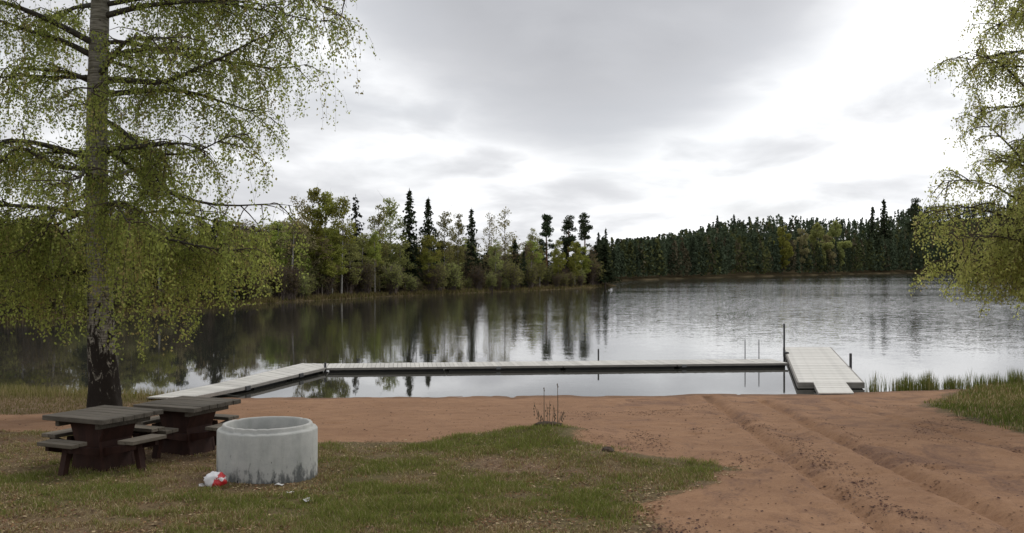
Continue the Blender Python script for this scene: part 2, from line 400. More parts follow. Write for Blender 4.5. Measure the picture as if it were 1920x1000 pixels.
def ground_z(X, Y, detail=True):
    X = np.asarray(X, float); Y = np.asarray(Y, float)
    z = base_z(X, Y)
    z = z + 0.17 * np.exp(-(((X - MOUND[0]) / 0.95) ** 2 + ((Y - MOUND[1]) / 0.9) ** 2)) + 0.10 * np.exp(-(((X - MOUND2[0]) / 0.5) ** 2 + ((Y - MOUND2[1]) / 0.6) ** 2))
    near = np.clip((34 - Y) / 6, 0, 1)
    z = z + near * 0.05 * fbm(X * 0.35, Y * 0.35, 5, 3)
    if detail:
        sandy = np.clip(1 - np.abs(Y - 21) / 16, 0.25, 1)
        shoreline = np.clip((29.2 - Y) / 1.5, 0.35, 1)
        z = z + near * shoreline * 0.024 * fbm(X * 1.9, Y * 1.9, 11, 4)
        for P in (RUT_A, RUT_B, RUT_C):
            d = line_dist(P, X, Y) + 0.05 * fbm(X * 1.3, Y * 1.3, 31, 2)
            k = shoreline * (0.5 if P is RUT_C else 1.0)
            z = z + k * (-0.085 * np.exp(-(d / 0.12) ** 4) * (1 + 0.22 * np.sin((X * 0.35 + Y) * 22)) + 0.048 * np.exp(-((np.abs(d) - 0.30) / 0.11) ** 2) * (0.6 + vn(X * 4, Y * 4, 3)))
        # trampled pocks in the sand
        pk = vn(X * 3.3 + 7, Y * 3.3, 21)
        z = z - near * shoreline * 0.032 * np.clip(pk - 0.22, 0, 1) / 0.28
    return z
def gz(x, y): return float(ground_z(np.array([x]), np.array([y]))[0])
def axis(lo, hi, step, far_lo, far_hi, g=1.25):
    a = list(np.arange(lo, hi + 1e-6, step)); s = step; x = hi
    while x < far_hi: s *= g; x += s; a.append(x)
    s = step; x = lo; b = []
    while x > far_lo: s *= g; x -= s; b.append(x)
    return np.array(b[::-1] + a)
def build_ground():
    xs = axis(-17, 17, 0.075, -420, 420); ys = axis(9.2, 30.5, 0.062, -300, 60)
    X, Y = np.meshgrid(xs, ys); Z = ground_z(X, Y)
    ny, nx = X.shape
    wob = 0.9 * fbm(X * 0.8, Y * 0.8, 52, 4)
    g = wob * (Y < 31) + np.maximum(np.maximum(sdf_poly(LAWN, X, Y) * 1.6 + 0.5, sdf_poly(BANK, X, Y) * 1.0 + 0.5), sdf_poly(LEFTB, X, Y) * 0.8 + 0.45)
    far = (np.abs(X) > 20) | (Y < 8)
    g = np.clip(np.where(far, np.maximum(g, 0.9), g), 0, 1)
    g = g * (1 - 0.35 * np.exp(-(((X - DIRT_RING[0] - 0.3) / 1.1) ** 2 + ((Y - DIRT_RING[1]) / 0.8) ** 2)))
    wet = np.clip((0.085 - Z) / 0.06, 0, 1)
    lush = np.clip(0.35 + 1.1 * fbm(X * 0.5, Y * 0.5, 77, 3) + 0.7 * np.exp(-(((X - MOUND[0] - 0.6) / 2.2) ** 2 + ((Y - MOUND[1] + 0.8) / 1.2) ** 2)) + 0.8 * (sdf_poly(BANK, X, Y) > 0), 0, 1)
    V = np.stack([X, Y, Z], -1).reshape(-1, 3)
    i = (np.arange(ny - 1)[:, None] * nx + np.arange(nx - 1)[None]).ravel()
    Q = np.stack([i, i + 1, i + nx + 1, i + nx], -1)
    me = np_mesh('ground', V, Q, M['ground'], {'zone': np.stack([g, wet, lush], -1).reshape(-1, 3)}, smooth=True)
    tag(link('ground', me), 'reddish sand beach and worn lawn sloping to the lake', kind='structure')
build_ground()

def build_water():
    xs = np.array([-1500, -400, -100, -20, 20, 100, 400, 1500]); ys = np.array([20, 40, 80, 160, 400, 1000, 2500])
    X, Y = np.meshgrid(xs, ys); nx = len(xs)
    i = (np.arange(len(ys) - 1)[:, None] * nx + np.arange(nx - 1)[None]).ravel()
    me = np_mesh('lake_water', np.stack([X, Y, X * 0.0], -1).reshape(-1, 3), np.stack([i, i + 1, i + nx + 1, i + nx], -1), M['water'])
    tag(link('lake_water', me), 'dark lake water reflecting the trees and clouds', kind='structure')
build_water()

# ------------------------------------------------------------------ far shores
SHX = np.array([-700, -300, 0, 200, 380, 550, 700, 850, 1000, 1100, 1142, 1150, 1250, 1350, 1500, 1600, 1700, 1800, 1950, 2200, 2500])
SHYP = np.array([652, 628, 605, 591, 577, 566, 557.5, 551, 545, 540.5, 537, 527.5, 524, 521, 517, 514.5, 512.5, 511, 511, 512, 514])
def shoreY(px): return H * F / (np.interp(px, SHX, SHYP) - 500)
SKX = [1000, 1150, 1250, 1350, 1450, 1550, 1620, 1660, 1720, 1800, 1920, 2300]
SKY_ = [452, 446, 430, 414, 404, 409, 412, 400, 388, 380, 368, 380]
def mat_shore():
    m, nt, out = material('forest_floor'); t = NT(nt)
    p = t.n('ShaderNodeNewGeometry').outputs['Position']; z = t.n('ShaderNodeSeparateXYZ', {0: p}).outputs[2]
    n = t.noise(p, 0.6, 5, 0.65); n2 = t.noise(p, 0.09, 3, 0.5)
    c = t.mix(t.rng(n, 0.35, 0.65), (0.05, 0.042, 0.022), (0.085, 0.065, 0.04))
    edge = t.math('MULTIPLY', t.rng(z, 0.12, 0.55, 1.0, 0.0), t.rng(n2, 0.42, 0.6))
    c = t.mix(edge, c, (0.15, 0.12, 0.07))
    nt.links.new(t.n('ShaderNodeBsdfDiffuse', {'Color': c}).outputs[0], out.inputs[0]); return m
M['shore'] = mat_shore()
def left_ground(o): return np.interp(o, [-6, 0, 0.6, 3, 12, 40, 90, 200], [-0.8, -0.03, 0.16, 0.35, 0.9, 3.2, 6.2, 8.5])
def far_ground(px, o):
    yr = shoreY(px) + 230; zt = H - (np.interp(px, SKX, SKY_) - 500) / F * yr - 14
    zt = np.maximum(zt, 2.0)
    t = np.clip((o - 6) / 224, 0, 1)
    return np.where(o < 6, np.interp(o, [-20, 0, 2, 6], [-2, -0.05, 0.25, 0.7]), 0.7 + (zt - 0.7) * (t * t * (3 - 2 * t)) ** 0.9)
def far_terrain():
    for nm, p0, p1, step, offs, fn, lab in (
        ('left_shore', -700, 1156, 8, [-6, -2, -0.6, 0, 0.3, 0.6, 1.5, 3, 6, 12, 25, 40, 60, 90, 140, 200], lambda p, o: left_ground(o), 'wooded point of the opposite shore across the lake'),
        ('far_hill', 1060, 2500, 10, [-20, -8, -2, 0, 1, 2, 4, 6, 12, 25, 45, 70, 100, 140, 180, 230, 280, 340], far_ground, 'low forested hill rising behind the far end of the lake')):
        px = np.arange(p0, p1 + 1, step, dtype=float); offs = np.array(offs, float)
        Pm, O = np.meshgrid(px, offs)
        sy = H * F / (np.interp(Pm, np.array(list(SHX[:11]) + [1158]) if nm == 'left_shore' else np.array([1060] + list(SHX[11:])), np.array(list(SHYP[:11]) + [536]) if nm == 'left_shore' else np.array([530] + list(SHYP[11:]))) - 500)
        jit = 1.4 * vn(Pm * 0.05, Pm * 0, 9) * (sy / 100)
        Y = sy + O + jit; X = (Pm - 960) / F * sy + (O * (Pm - 960) / F if nm == 'far_hill' else -O * 0.35)
        Z = fn(Pm, O) + 0.12 * vn(X * 0.5, Y * 0.5, 4) * (O > 0.4)
        nx = len(px); ny = len(offs)
        i = (np.arange(ny - 1)[:, None] * nx + np.arange(nx - 1)[None]).ravel()
        me = np_mesh(nm, np.stack([X, Y, Z], -1).reshape(-1, 3), np.stack([i, i + 1, i + nx + 1, i + nx], -1), M['shore'], smooth=True)
        tag(link(nm, me), lab, kind='structure')
far_terrain()
def left_pos(px, o):      # a place on the left shore, o metres inland
    sy = float(shoreY(min(px, 1141))); return ((px - 960) / F * sy - o * 0.35, sy + o, float(left_ground(o)))
def far_pos(px, o):
    sy = float(shoreY(max(px, 1150))); return ((px - 960) / F * (sy + o), sy + o, float(far_ground(px, o)))

# ------------------------------------------------------------------ tree prototypes for the far shores (unit: metres, ~12 m tall)
def quads_at(C, U, W):
    """rhombic leaf faces: centres C, half axes U and W"""
    n = len(C)
    V = np.stack([C - U, C - W, C + U, C + W], 1).reshape(-1, 3)
    Q = np.arange(4 * n).reshape(-1, 4); return V, Q
def rand_unit(rng, n):
    v = rng.normal(size=(n, 3)); return v / (np.linalg.norm(v, axis=1, keepdims=True) + 1e-9)
def tint(rng, n, palette, w=None, jit=0.18):
    p = np.array(palette); i = rng.choice(len(p), n, p=w)
    c = p[i] * (1 + rng.uniform(-jit, jit, (n, 1))); return np.repeat(c, 4, 0)
def proto_spruce(seed, h=12.0, wid=1.0, dens=1.0, gaps=0.1, pal=((0.038, 0.054, 0.028), (0.055, 0.072, 0.038), (0.07, 0.082, 0.048))):
    rng = np.random.default_rng(seed)
    mb = MB(); mb.tube([(0, 0, -0.6), (0, 0, h * 0.5), (0.03, 0, h)], [0.17, 0.09, 0.012], 6)
    tr = mb.mesh('trunk', M['far_trunk'])
    C = []; U = []; W = []
    z = h * rng.uniform(0.08, 0.16)
    while z < h * 0.985:
        t = z / h; rmax = wid * 3.2 * (1 - t) ** 0.68 * rng.uniform(0.6, 1.15) + 0.08
        for k in range(int(rng.integers(6, 9) * dens)):
            if rng.random() < gaps: continue
            a = rng.uniform(0, 6.283); r = rmax * rng.uniform(0.6, 1.1); d = np.array([math.cos(a), math.sin(a), 0]); s = np.array([-d[1], d[0], 0])
            m = max(2, int(r / 0.3))
            for q in range(m):
                f = (q + 0.5) / m; p = d * r * f + np.array([0, 0, z + 0.22 * r * f - 0.55 * r * f * f])
                p = p + rng.normal(0, 0.06, 3)
                C.append(p); U.append((d + np.array([0, 0, -0.35])) * (0.32 * rng.uniform(0.7, 1.3))); W.append(s * (0.17 + 0.16 * (1 - f) * r / 1.6) + np.array([0, 0, rng.normal(0, 0.05)]))
                if rng.random() < 0.75:
                    C.append(p + np.array([0, 0, -0.12])); U.append(np.array([rng.normal(0, .04), rng.normal(0, .04), 0.2 * rng.uniform(.6, 1.4)])); W.append(d * 0.13 + s * rng.normal(0, 0.06))
        z += h * 0.02 * rng.uniform(0.8, 1.4)
    C.append(np.array([0.03, 0, h])); U.append(np.array([0, 0, .3])); W.append(np.array([.05, .03, 0]))
    C, U, W = map(np.array, (C, U, W)); V, Q = quads_at(C, U, W)
    return tr, np_mesh('crown', V, Q, M['needle'], {'tint': tint(rng, len(C), pal)})
def clump_crown(rng, cents, rad, per, size, pal, mat, flat=0.75, droop=0.0, w=None):
    C = []; 
    for c, r in zip(cents, rad):
        n = max(4, int(per * r * r))
        d = rand_unit(rng, n) * (rng.uniform(0, 1, (n, 1)) ** 0.45) * r; d[:, 2] *= flat
        C.append(c + d)
    C = np.concatenate(C); n = len(C)
    U = rand_unit(rng, n); U[:, 2] -= droop; U /= np.linalg.norm(U, axis=1, keepdims=True)
    W = np.cross(U, rand_unit(rng, n)); W /= np.linalg.norm(W, axis=1, keepdims=True) + 1e-9
    s = size * rng.uniform(0.6, 1.4, (n, 1)); V, Q = quads_at(C, U * s, W * s * 0.62)
    return np_mesh('crown', V, Q, mat, {'tint': tint(rng, n, pal, w)})
def proto_pine(seed, h=12.0):
    rng = np.random.default_rng(seed)
    mb = MB(); mb.tube([(0, 0, -0.6), (0.1, 0, h * 0.4), (0, 0.1, h * 0.8), (0.05, 0, h * 0.97)], [0.2, 0.16, 0.09, 0.02], 6)
    cents = []; rad = []
    for k in range(40):
        t = rng.uniform(0.3, 1.0); a = rng.uniform(0, 6.283); r = 2.4 * (1.03 - t) ** 0.62 * rng.uniform(0.3, 1.0)
        c = np.array([r * math.cos(a), r * math.sin(a), h * t + 0.2 * r]); cents.append(c); rad.append(rng.uniform(0.5, 0.95))
        mb.tube([(0, 0, h * t - 0.2), tuple(c)], [0.05, 0.015], 4)
    tr = mb.mesh('trunk', M['pine_trunk'])
    return tr, clump_crown(rng, cents, rad, 190, 0.15, ((0.042, 0.06, 0.032), (0.06, 0.078, 0.04), (0.075, 0.088, 0.052)), M['needle'], 0.6)
def proto_birch(seed, h=12.0, pal=None, n=60, per=190, wide=0.85, low=0.2, white=True, trunkbase=0.10, size=0.135):
    rng = np.random.default_rng(seed)
    lean = rng.normal(0, 0.25, 2)
    mb = MB(); mb.tube([(0, 0, -0.6), (lean[0] * 0.4, lean[1] * 0.4, h * 0.45), (lean[0], lean[1], h * 0.97)], [trunkbase * 1.2, trunkbase * 0.75, 0.012], 6)
    tr = mb.mesh('trunk', M['white_trunk'] if white else M['far_trunk'])
    bb = MB(); cents = []; rad = []
    for k in range(n):
        t = rng.uniform(low, 0.99); env = math.sin(math.pi * min(1, max(0.0, (t - low * 0.6) / (1.08 - low * 0.6))) ** 0.85) ** 0.8
        a = rng.uniform(0, 6.283); r = wide * 2.1 * env * math.sqrt(rng.uniform(0.03, 1.0))
        root = np.array([lean[0] * t, lean[1] * t, h * t - 0.5 * r - 0.3]); c = np.array([lean[0] * t + r * math.cos(a), lean[1] * t + r * math.sin(a), h * t])
        cents.append(c); rad.append(rng.uniform(0.35, 0.85) * (0.6 + 0.6 * env) * wide ** 0.3)
        bb.tube([tuple(root), tuple((root + c) / 2 + np.array([0, 0, 0.15 * r])), tuple(c)], [0.04, 0.025, 0.008], 3, cap=False)
        for q in range(3):
            e = c + rng.normal(0, 0.45, 3); bb.tube([tuple(c * 0.75 + root * 0.25), tuple(e)], [0.014, 0.005], 3, cap=False)
    br = bb.mesh('branches', M['bare'])
    pal = pal or ((0.10, 0.115, 0.02), (0.125, 0.13, 0.03), (0.075, 0.09, 0.02))
    return tr, clump_crown(rng, cents, rad, per, size, pal, M['far_leaf'], 0.85, 0.4), br
def proto_bush(seed, h=4.0, n=60, spread=1.0, leafpal=None, per=18):
    """multi-stemmed alder or willow still without leaves: stems, side twigs, a few buds"""
    rng = np.random.default_rng(seed); P = []; Rr = []; tips = []
    for k in range(n):
        a = rng.uniform(0, 6.283); r0 = rng.uniform(0, 0.35); out = rng.uniform(0.1, 1.0) * spread * h * 0.3; hh = h * rng.uniform(0.55, 1.0)
        b = np.array([r0 * math.cos(a), r0 * math.sin(a), -0.3]); e = np.array([out * math.cos(a), out * math.sin(a), hh]); mpt = b * 0.45 + e * 0.55 + np.array([math.cos(a), math.sin(a), 0]) * -0.15 * out + rng.normal(0, 0.08, 3)
        P.append([b, mpt, e]); Rr.append([0.04, 0.022, 0.005])
        for q in range(7):
            f = rng.uniform(0.3, 1.0); s = b + (e - b) * f; d = rand_unit(rng, 1)[0] * np.array([1, 1, 0.4]) + np.array([0, 0, 0.5]); l = rng.uniform(0.3, 0.9) * h * 0.22
            P.append([s, s + d * l * 0.5 + rng.normal(0, .03, 3), s + d * l]); Rr.append([0.014, 0.01, 0.004]); tips.append(s + d * l * 0.8)
    V, Q = tube_batch(np.array(P), np.array(Rr), 3)
    st = np_mesh('stems', V, Q, M['bare'])
    pal = leafpal or ((0.13, 0.10, 0.065), (0.15, 0.115, 0.065), (0.11, 0.10, 0.05))
    cr = clump_crown(rng, tips, rng.uniform(0.18, 0.4, len(tips)), per, 0.075, pal, M['far_leaf'], 0.8)
    return st, cr
YG = ((0.27, 0.30, 0.07), (0.31, 0.325, 0.085), (0.22, 0.25, 0.06))
OL = ((0.26, 0.275, 0.10), (0.30, 0.30, 0.12), (0.22, 0.23, 0.085))
BR = ((0.23, 0.195, 0.115), (0.25, 0.21, 0.125), (0.2, 0.18, 0.09))
SPR = [proto_spruce(s, wid=w_, gaps=g_) for s, w_, g_ in ((1, 1.0, .08), (2, .85, .15), (3, 1.15, .1), (4, 0.75, .12))]
SPG = [proto_spruce(9, wid=0.95, gaps=0.35, dens=0.8, pal=((0.06, 0.062, 0.045), (0.08, 0.078, 0.06), (0.045, 0.05, 0.035)))]
PIN = [proto_pine(s) for s in (21, 22, 23)]
BIY = [proto_birch(s, pal=YG) for s in (31, 32, 33)]
BIO = [proto_birch(s, pal=OL, per=115) for s in (41, 42, 43)]
BIB = [proto_birch(s, pal=BR, per=50, white=False, n=50) for s in (51, 52)]
BIF = [proto_birch(s, pal=p_, white=False, per=220, size=0.2, wide=1.3, low=0.12) for s, p_ in ((81, YG), (82, OL), (83, BR))]
BIT = [proto_birch(s, pal=p_, low=0.5, n=40, wide=0.85, per=q_, trunkbase=0.13) for s, p_, q_ in ((91, OL, 110), (92, BR, 60), (93, YG, 120))]
BSH = [proto_bush(s) for s in (61, 62, 63)]
BSG = [proto_bush(s, leafpal=OL, per=70) for s in (71, 72)]
PART = {'spruce': ('spruce_tree', SPR), 'greyspruce': ('spruce_tree', SPG), 'pine': ('pine_tree', PIN), 'birch': ('birch_tree', BIY), 'olive': ('birch_tree', BIO), 'thin': ('birch_tree', BIB), 'far': ('birch_tree', BIF), 'tall': ('birch_tree', BIT), 'bush': ('alder_bush', BSH), 'greenbush': ('willow_bush', BSG)}
prng = random.Random(7)
def plant(kind, pos, h, label, cat, group=None, wide=1.0, var=None):
    nm, ps = PART[kind]; ms = ps[var % len(ps) if var is not None else prng.randrange(len(ps))]
    o = empty(nm, pos, prng.uniform(0, 6.283)); ref = 4.0 if 'bush' in kind else 12.0
    s = h / ref; w = (0.35 + 0.65 * s) * wide if 'bush' not in kind else s * wide; o.scale = (w, w, s)
    for me in ms: link(me.name.split('.')[0], me, o)
    return tag(o, label, cat, group)

# trees one can pick out along the skyline of the wooded point: kind, photo column and row of the tip, metres inland, width, label
G1 = 'trees standing out on the wooded point'
PICK = [
    ('thin', 556, 372, 6, 1.0, 'thin sparse birch leftmost on the point, beside the hanging birch leaves'),
    ('birch', 585, 356, 9, 0.9, 'leafy birch with pale top at the left end of the skyline'),
    ('birch', 612, 350, 6, 0.85, 'yellow-green birch with the bright rounded top left of the grey spruce'),
    ('tall', 640, 366, 2.5, 0.8, 'narrow yellow-green birch just left of the grey spruce, white trunk at the waterline'),
    ('greyspruce', 667, 367, 12, 0.85, 'slim grey half-bare spruce between the yellow-green birches'),
    ('olive', 712, 384, 8, 0.8, 'pale green birch on the left side of the broad birch clump'),
    ('olive', 735, 373, 10, 1.05, 'broad round-topped birch left of the tallest spruce'),
    ('spruce', 768, 356, 8, 0.95, 'tallest dark pointed spruce on the point'),
    ('spruce', 803, 372, 10, 0.8, 'ragged dark spruce right beside the tallest one'),
    ('olive', 832, 398, 8, 0.85, 'olive birch right of the two tall dark spruces'),
    ('olive', 858, 404, 10, 0.8, 'brownish olive birch left of the short dense spruce'),
    ('spruce', 884, 391, 10, 0.85, 'short dense spruce standing alone in the middle of the point'),
    ('thin', 916, 402, 8, 0.75, 'nearly bare birch right of the short dense spruce'),
    ('thin', 947, 388, 9, 0.95, 'tall half-bare birch with feathery top right of the middle'),
    ('olive', 1000, 428, 10, 0.8, 'low round olive birch left of the three pines'),
    ('pine', 1025, 406, 14, 0.95, 'leftmost of the three dark round-topped pines'),
    ('pine', 1066, 404, 14, 1.0, 'middle one of the three dark round-topped pines'),
    ('pine', 1096, 402, 14, 0.9, 'rightmost of the three dark round-topped pines'),
    ('spruce', 1122, 436, 12, 0.6, 'small spruce top beside the tip of the point'),
    ('spruce', 1136, 428, 10, 0.6, 'small pointed spruce at the very tip of the point'),
    ('birch', 803, 468, 2.0, 0.8, 'small bright green birch sapling below the ragged spruce'),
    ('spruce', 982, 470, 3.0, 0.6, 'small dark spruce at the water right of the half-bare birch'),
    ('birch', 1046, 452, 3.5, 0.8, 'yellow-green birch at the water in front of the middle pine'),
    ('birch', 1078, 448, 4, 0.8, 'green birch at the water between the middle and right pine'),
    ('thin', 1110, 462, 3, 0.8, 'brownish bare birch near the tip of the point'),
    ('olive', 1012, 462, 4, 0.7, 'olive birch at the water in front of the left pine'),
    ('olive', 930, 450, 4, 0.8, 'olive birch at the water below the feathery half-bare birch'),
    ('tall', 703, 430, 2.5, 0.6, 'slender birch with pale trunk at the water left of the broad birch'),
]
for i, (k, x, ty, o, w, lab) in enumerate(PICK):
    p = left_pos(x + 0.0, o); px_ = (p[0] / p[1] * F + 960); p = ((x - 960) / F * p[1], p[1], p[2])
    h = H - (ty - 500) / F * p[1] - p[2]
    plant(k, p, h, lab, 'tree', G1, w * 1.05, 2 if k == 'tall' else i)
# the wood around and behind them, trees nobody could tell one from another
FILL = {'spruce': 'dark spruce in the wood', 'olive': 'olive birch in the wood', 'birch': 'yellow-green birch in the wood',
        'thin': 'brownish bare birch in the wood', 'pine': 'dark pine in the wood', 'tall': 'high-crowned birch with bare pale trunk', 'bush': 'leafless brown alder bush at the far waterline', 'greenbush': 'greening willow bush at the far waterline'}
LMK = [(-400, 'seen left of the big birch trunk'), (210, 'seen just right of the big birch trunk'), (400, 'behind the hanging birch leaves'), (560, 'left of the slim grey spruce'), (655, 'around the slim grey spruce'), (700, 'below the broad round-topped birch'), (755, 'around the tallest spruce'), (815, 'right of the two tall spruces'), (870, 'around the short dense spruce'), (905, 'below the feathery half-bare birch'), (965, 'just left of the three pines'), (1020, 'below the three round-topped pines'), (1110, 'at the tip of the point')]
def where(px): return [t for x, t in LMK if x <= px][-1]
fr = random.Random(12)
for i in range(235):
    x = fr.uniform(-260, 1138); o = 2 + 44 * fr.random() ** 1.5
    k = fr.choices(['spruce', 'olive', 'birch', 'thin', 'pine', 'tall'], [2.4, 2.6, 2.0, 3.0, 0.6, 2.6])[0]
    p = left_pos(x, o)
    if x > 1060 and o > 25: continue
    px_ = p[0] / p[1] * F + 960
    if px_ > 1140: continue
    top = np.interp(px_, [-300, 0, 300, 540, 640, 700, 900, 1000, 1140], [400, 412, 425, 418, 442, 448, 454, 460, 468]) + fr.uniform(-12, 22)
    h = max(3.0, H - (top - 500) / F * p[1] - p[2])
    plant(k, p, h, FILL[k] + ' ' + where(px_), 'tree', 'trees ' + where(px_), 1.1 + 0.2 * fr.random())
for i in range(70):
    x = 150 + 985 * (i + fr.random()) / 70; o = 9 + 34 * fr.random(); p = left_pos(x, o); px_ = p[0] / p[1] * F + 960
    plant('spruce', p, 3.6 + 2.4 * fr.random(), 'young spruce deep under the trees ' + where(px_), 'tree', 'young trees ' + where(px_), 2.0 + 0.5 * fr.random())
for i in range(8):
    p = left_pos(1118 + 3 * i, 3 + 2.2 * (i % 4)); plant('spruce', (p[0] + 0.35 * 5, p[1], p[2]), 4.5 + 0.5 * (i * 5 % 7), 'young spruce at the very tip of the point', 'tree', 'young trees at the tip', 1.5)
for i in range(125):
    x = -260 + 1400 * (i + fr.random()) / 125; p = left_pos(x, 0.5 + 3.0 * fr.random())
    if abs(x - 640) < 9 or abs(x - 703) < 9: continue
    k = 'bush' if fr.random() < 0.55 else 'greenbush'
    plant(k, p, (1.4 + 2.6 * fr.random() ** 1.4) * (0.6 + 0.4 * p[1] / 110), FILL[k] + ' ' + where(x), 'bush', 'bushes ' + where(x), 1.25)
# far end of the lake: a few trees one can pick out, the rest a mass
G2 = 'trees standing out at the far end of the lake'
PICK2 = [
    ('far', 1467, 424, 5, 1.5, 'yellow-green birch bright against the dark far conifers'),
    ('far', 1500, 428, 8, 1.4, 'greyish bare birch right of the bright far birch'),
    ('far', 1532, 420, 10, 2.0, 'broad olive birch in the pale gap of the far woods'),
    ('far', 1566, 416, 12, 2.0, 'olive-brown birch at the right side of the pale gap'),
    ('far', 1548, 440, 5, 1.8, 'low brownish birch in front of the pale gap of the far woods'),
    ('spruce', 1657, 374, 30, 1.9, 'tall dark spruce topping the far woods left of the leafy branches'),
    ('spruce', 1636, 388, 30, 1.5, 'narrow dark spruce just left of the tallest far spruce'),
    ('pine', 1716, 372, 30, 1.9, 'dark pine on the far skyline beside the overhanging leaves'),
    ('spruce', 1345, 404, 140, 1.4, 'small spruce tip standing above the low hill'),
    ('spruce', 1376, 402, 140, 1.6, 'dark double spruce tip above the low hill'),
]
for i, (k, x, ty, o, w, lab) in enumerate(PICK2):
    p = far_pos(x, o); h = H - (ty - 500) / F * p[1] - p[2]
    plant(k, p, h, lab, 'tree', G2, w * 0.62, [0, 2, 1, 1, 2][i] if i < 5 else i)
def forest_mass():
    rng = np.random.default_rng(5); Cs = []; Us = []; Ws = []; Ts = []
    for i in range(3000):
        px = rng.uniform(1120, 2000); o = 0.5 + 235 * rng.random() ** 1.25 if i > 260 else rng.uniform(0.4, 3.5)
        if 1478 < px < 1600 and 4 < o < 30: continue
        x, y, z = far_pos(px, o)
        if px < 1150: y = float(shoreY(1150)) + o; x = (px - 960) / F * y; z = float(far_ground(1150, o))
        h = rng.uniform(8.5, 14.5) * (1.25 if px > 1600 and o < 60 else 1.0) * np.interp(px, [1120, 1250, 1400], [0.72, 0.8, 1.0])
        con = rng.random() < (0.86 if o > 8 else 0.7); n = 105 if o < 60 else 55
        t = rng.uniform(0.06, 1, n) ** 0.8
        r = (1 - t) ** 0.8 * h * (0.13 + 0.05 * rng.random()) + 0.06 if con else np.sin(np.pi * np.clip(t, .12, 1) ** 0.8) * h * 0.17 + 0.1
        a = rng.uniform(0, 6.283, n); rr = r * np.sqrt(rng.random(n))
        C = np.stack([x + rr * np.cos(a), y + rr * np.sin(a), z + t * h], -1)
        s = h * (0.042 if o < 60 else 0.05) * rng.uniform(0.6, 1.4, (n, 1)); U = rand_unit(rng, n); U[:, 2] = U[:, 2] * 0.5 - 0.5; W = np.cross(U, rand_unit(rng, n))
        Cs.append(C); Us.append(U * s); Ws.append(W * s * 0.8)
        base = np.array((0.062, 0.076, 0.046)) * rng.uniform(0.7, 1.4) if con else np.array(((0.10, 0.10, 0.04), (0.09, 0.075, 0.05), (0.075, 0.08, 0.035))[rng.integers(3)]) * rng.uniform(.75, 1.2)
        Ts.append(np.repeat(base[None] * rng.uniform(.75, 1.25, (n, 1)), 4, 0))
        # trunk
    V, Q = quads_at(np.concatenate(Cs), np.concatenate(Us), np.concatenate(Ws))
    me = np_mesh('forest', V, Q, M['needle'], {'tint': np.concatenate(Ts)})
    tag(link('forest', me), 'dark conifer forest covering the hill at the far end of the lake', 'forest', kind='stuff')
forest_mass()

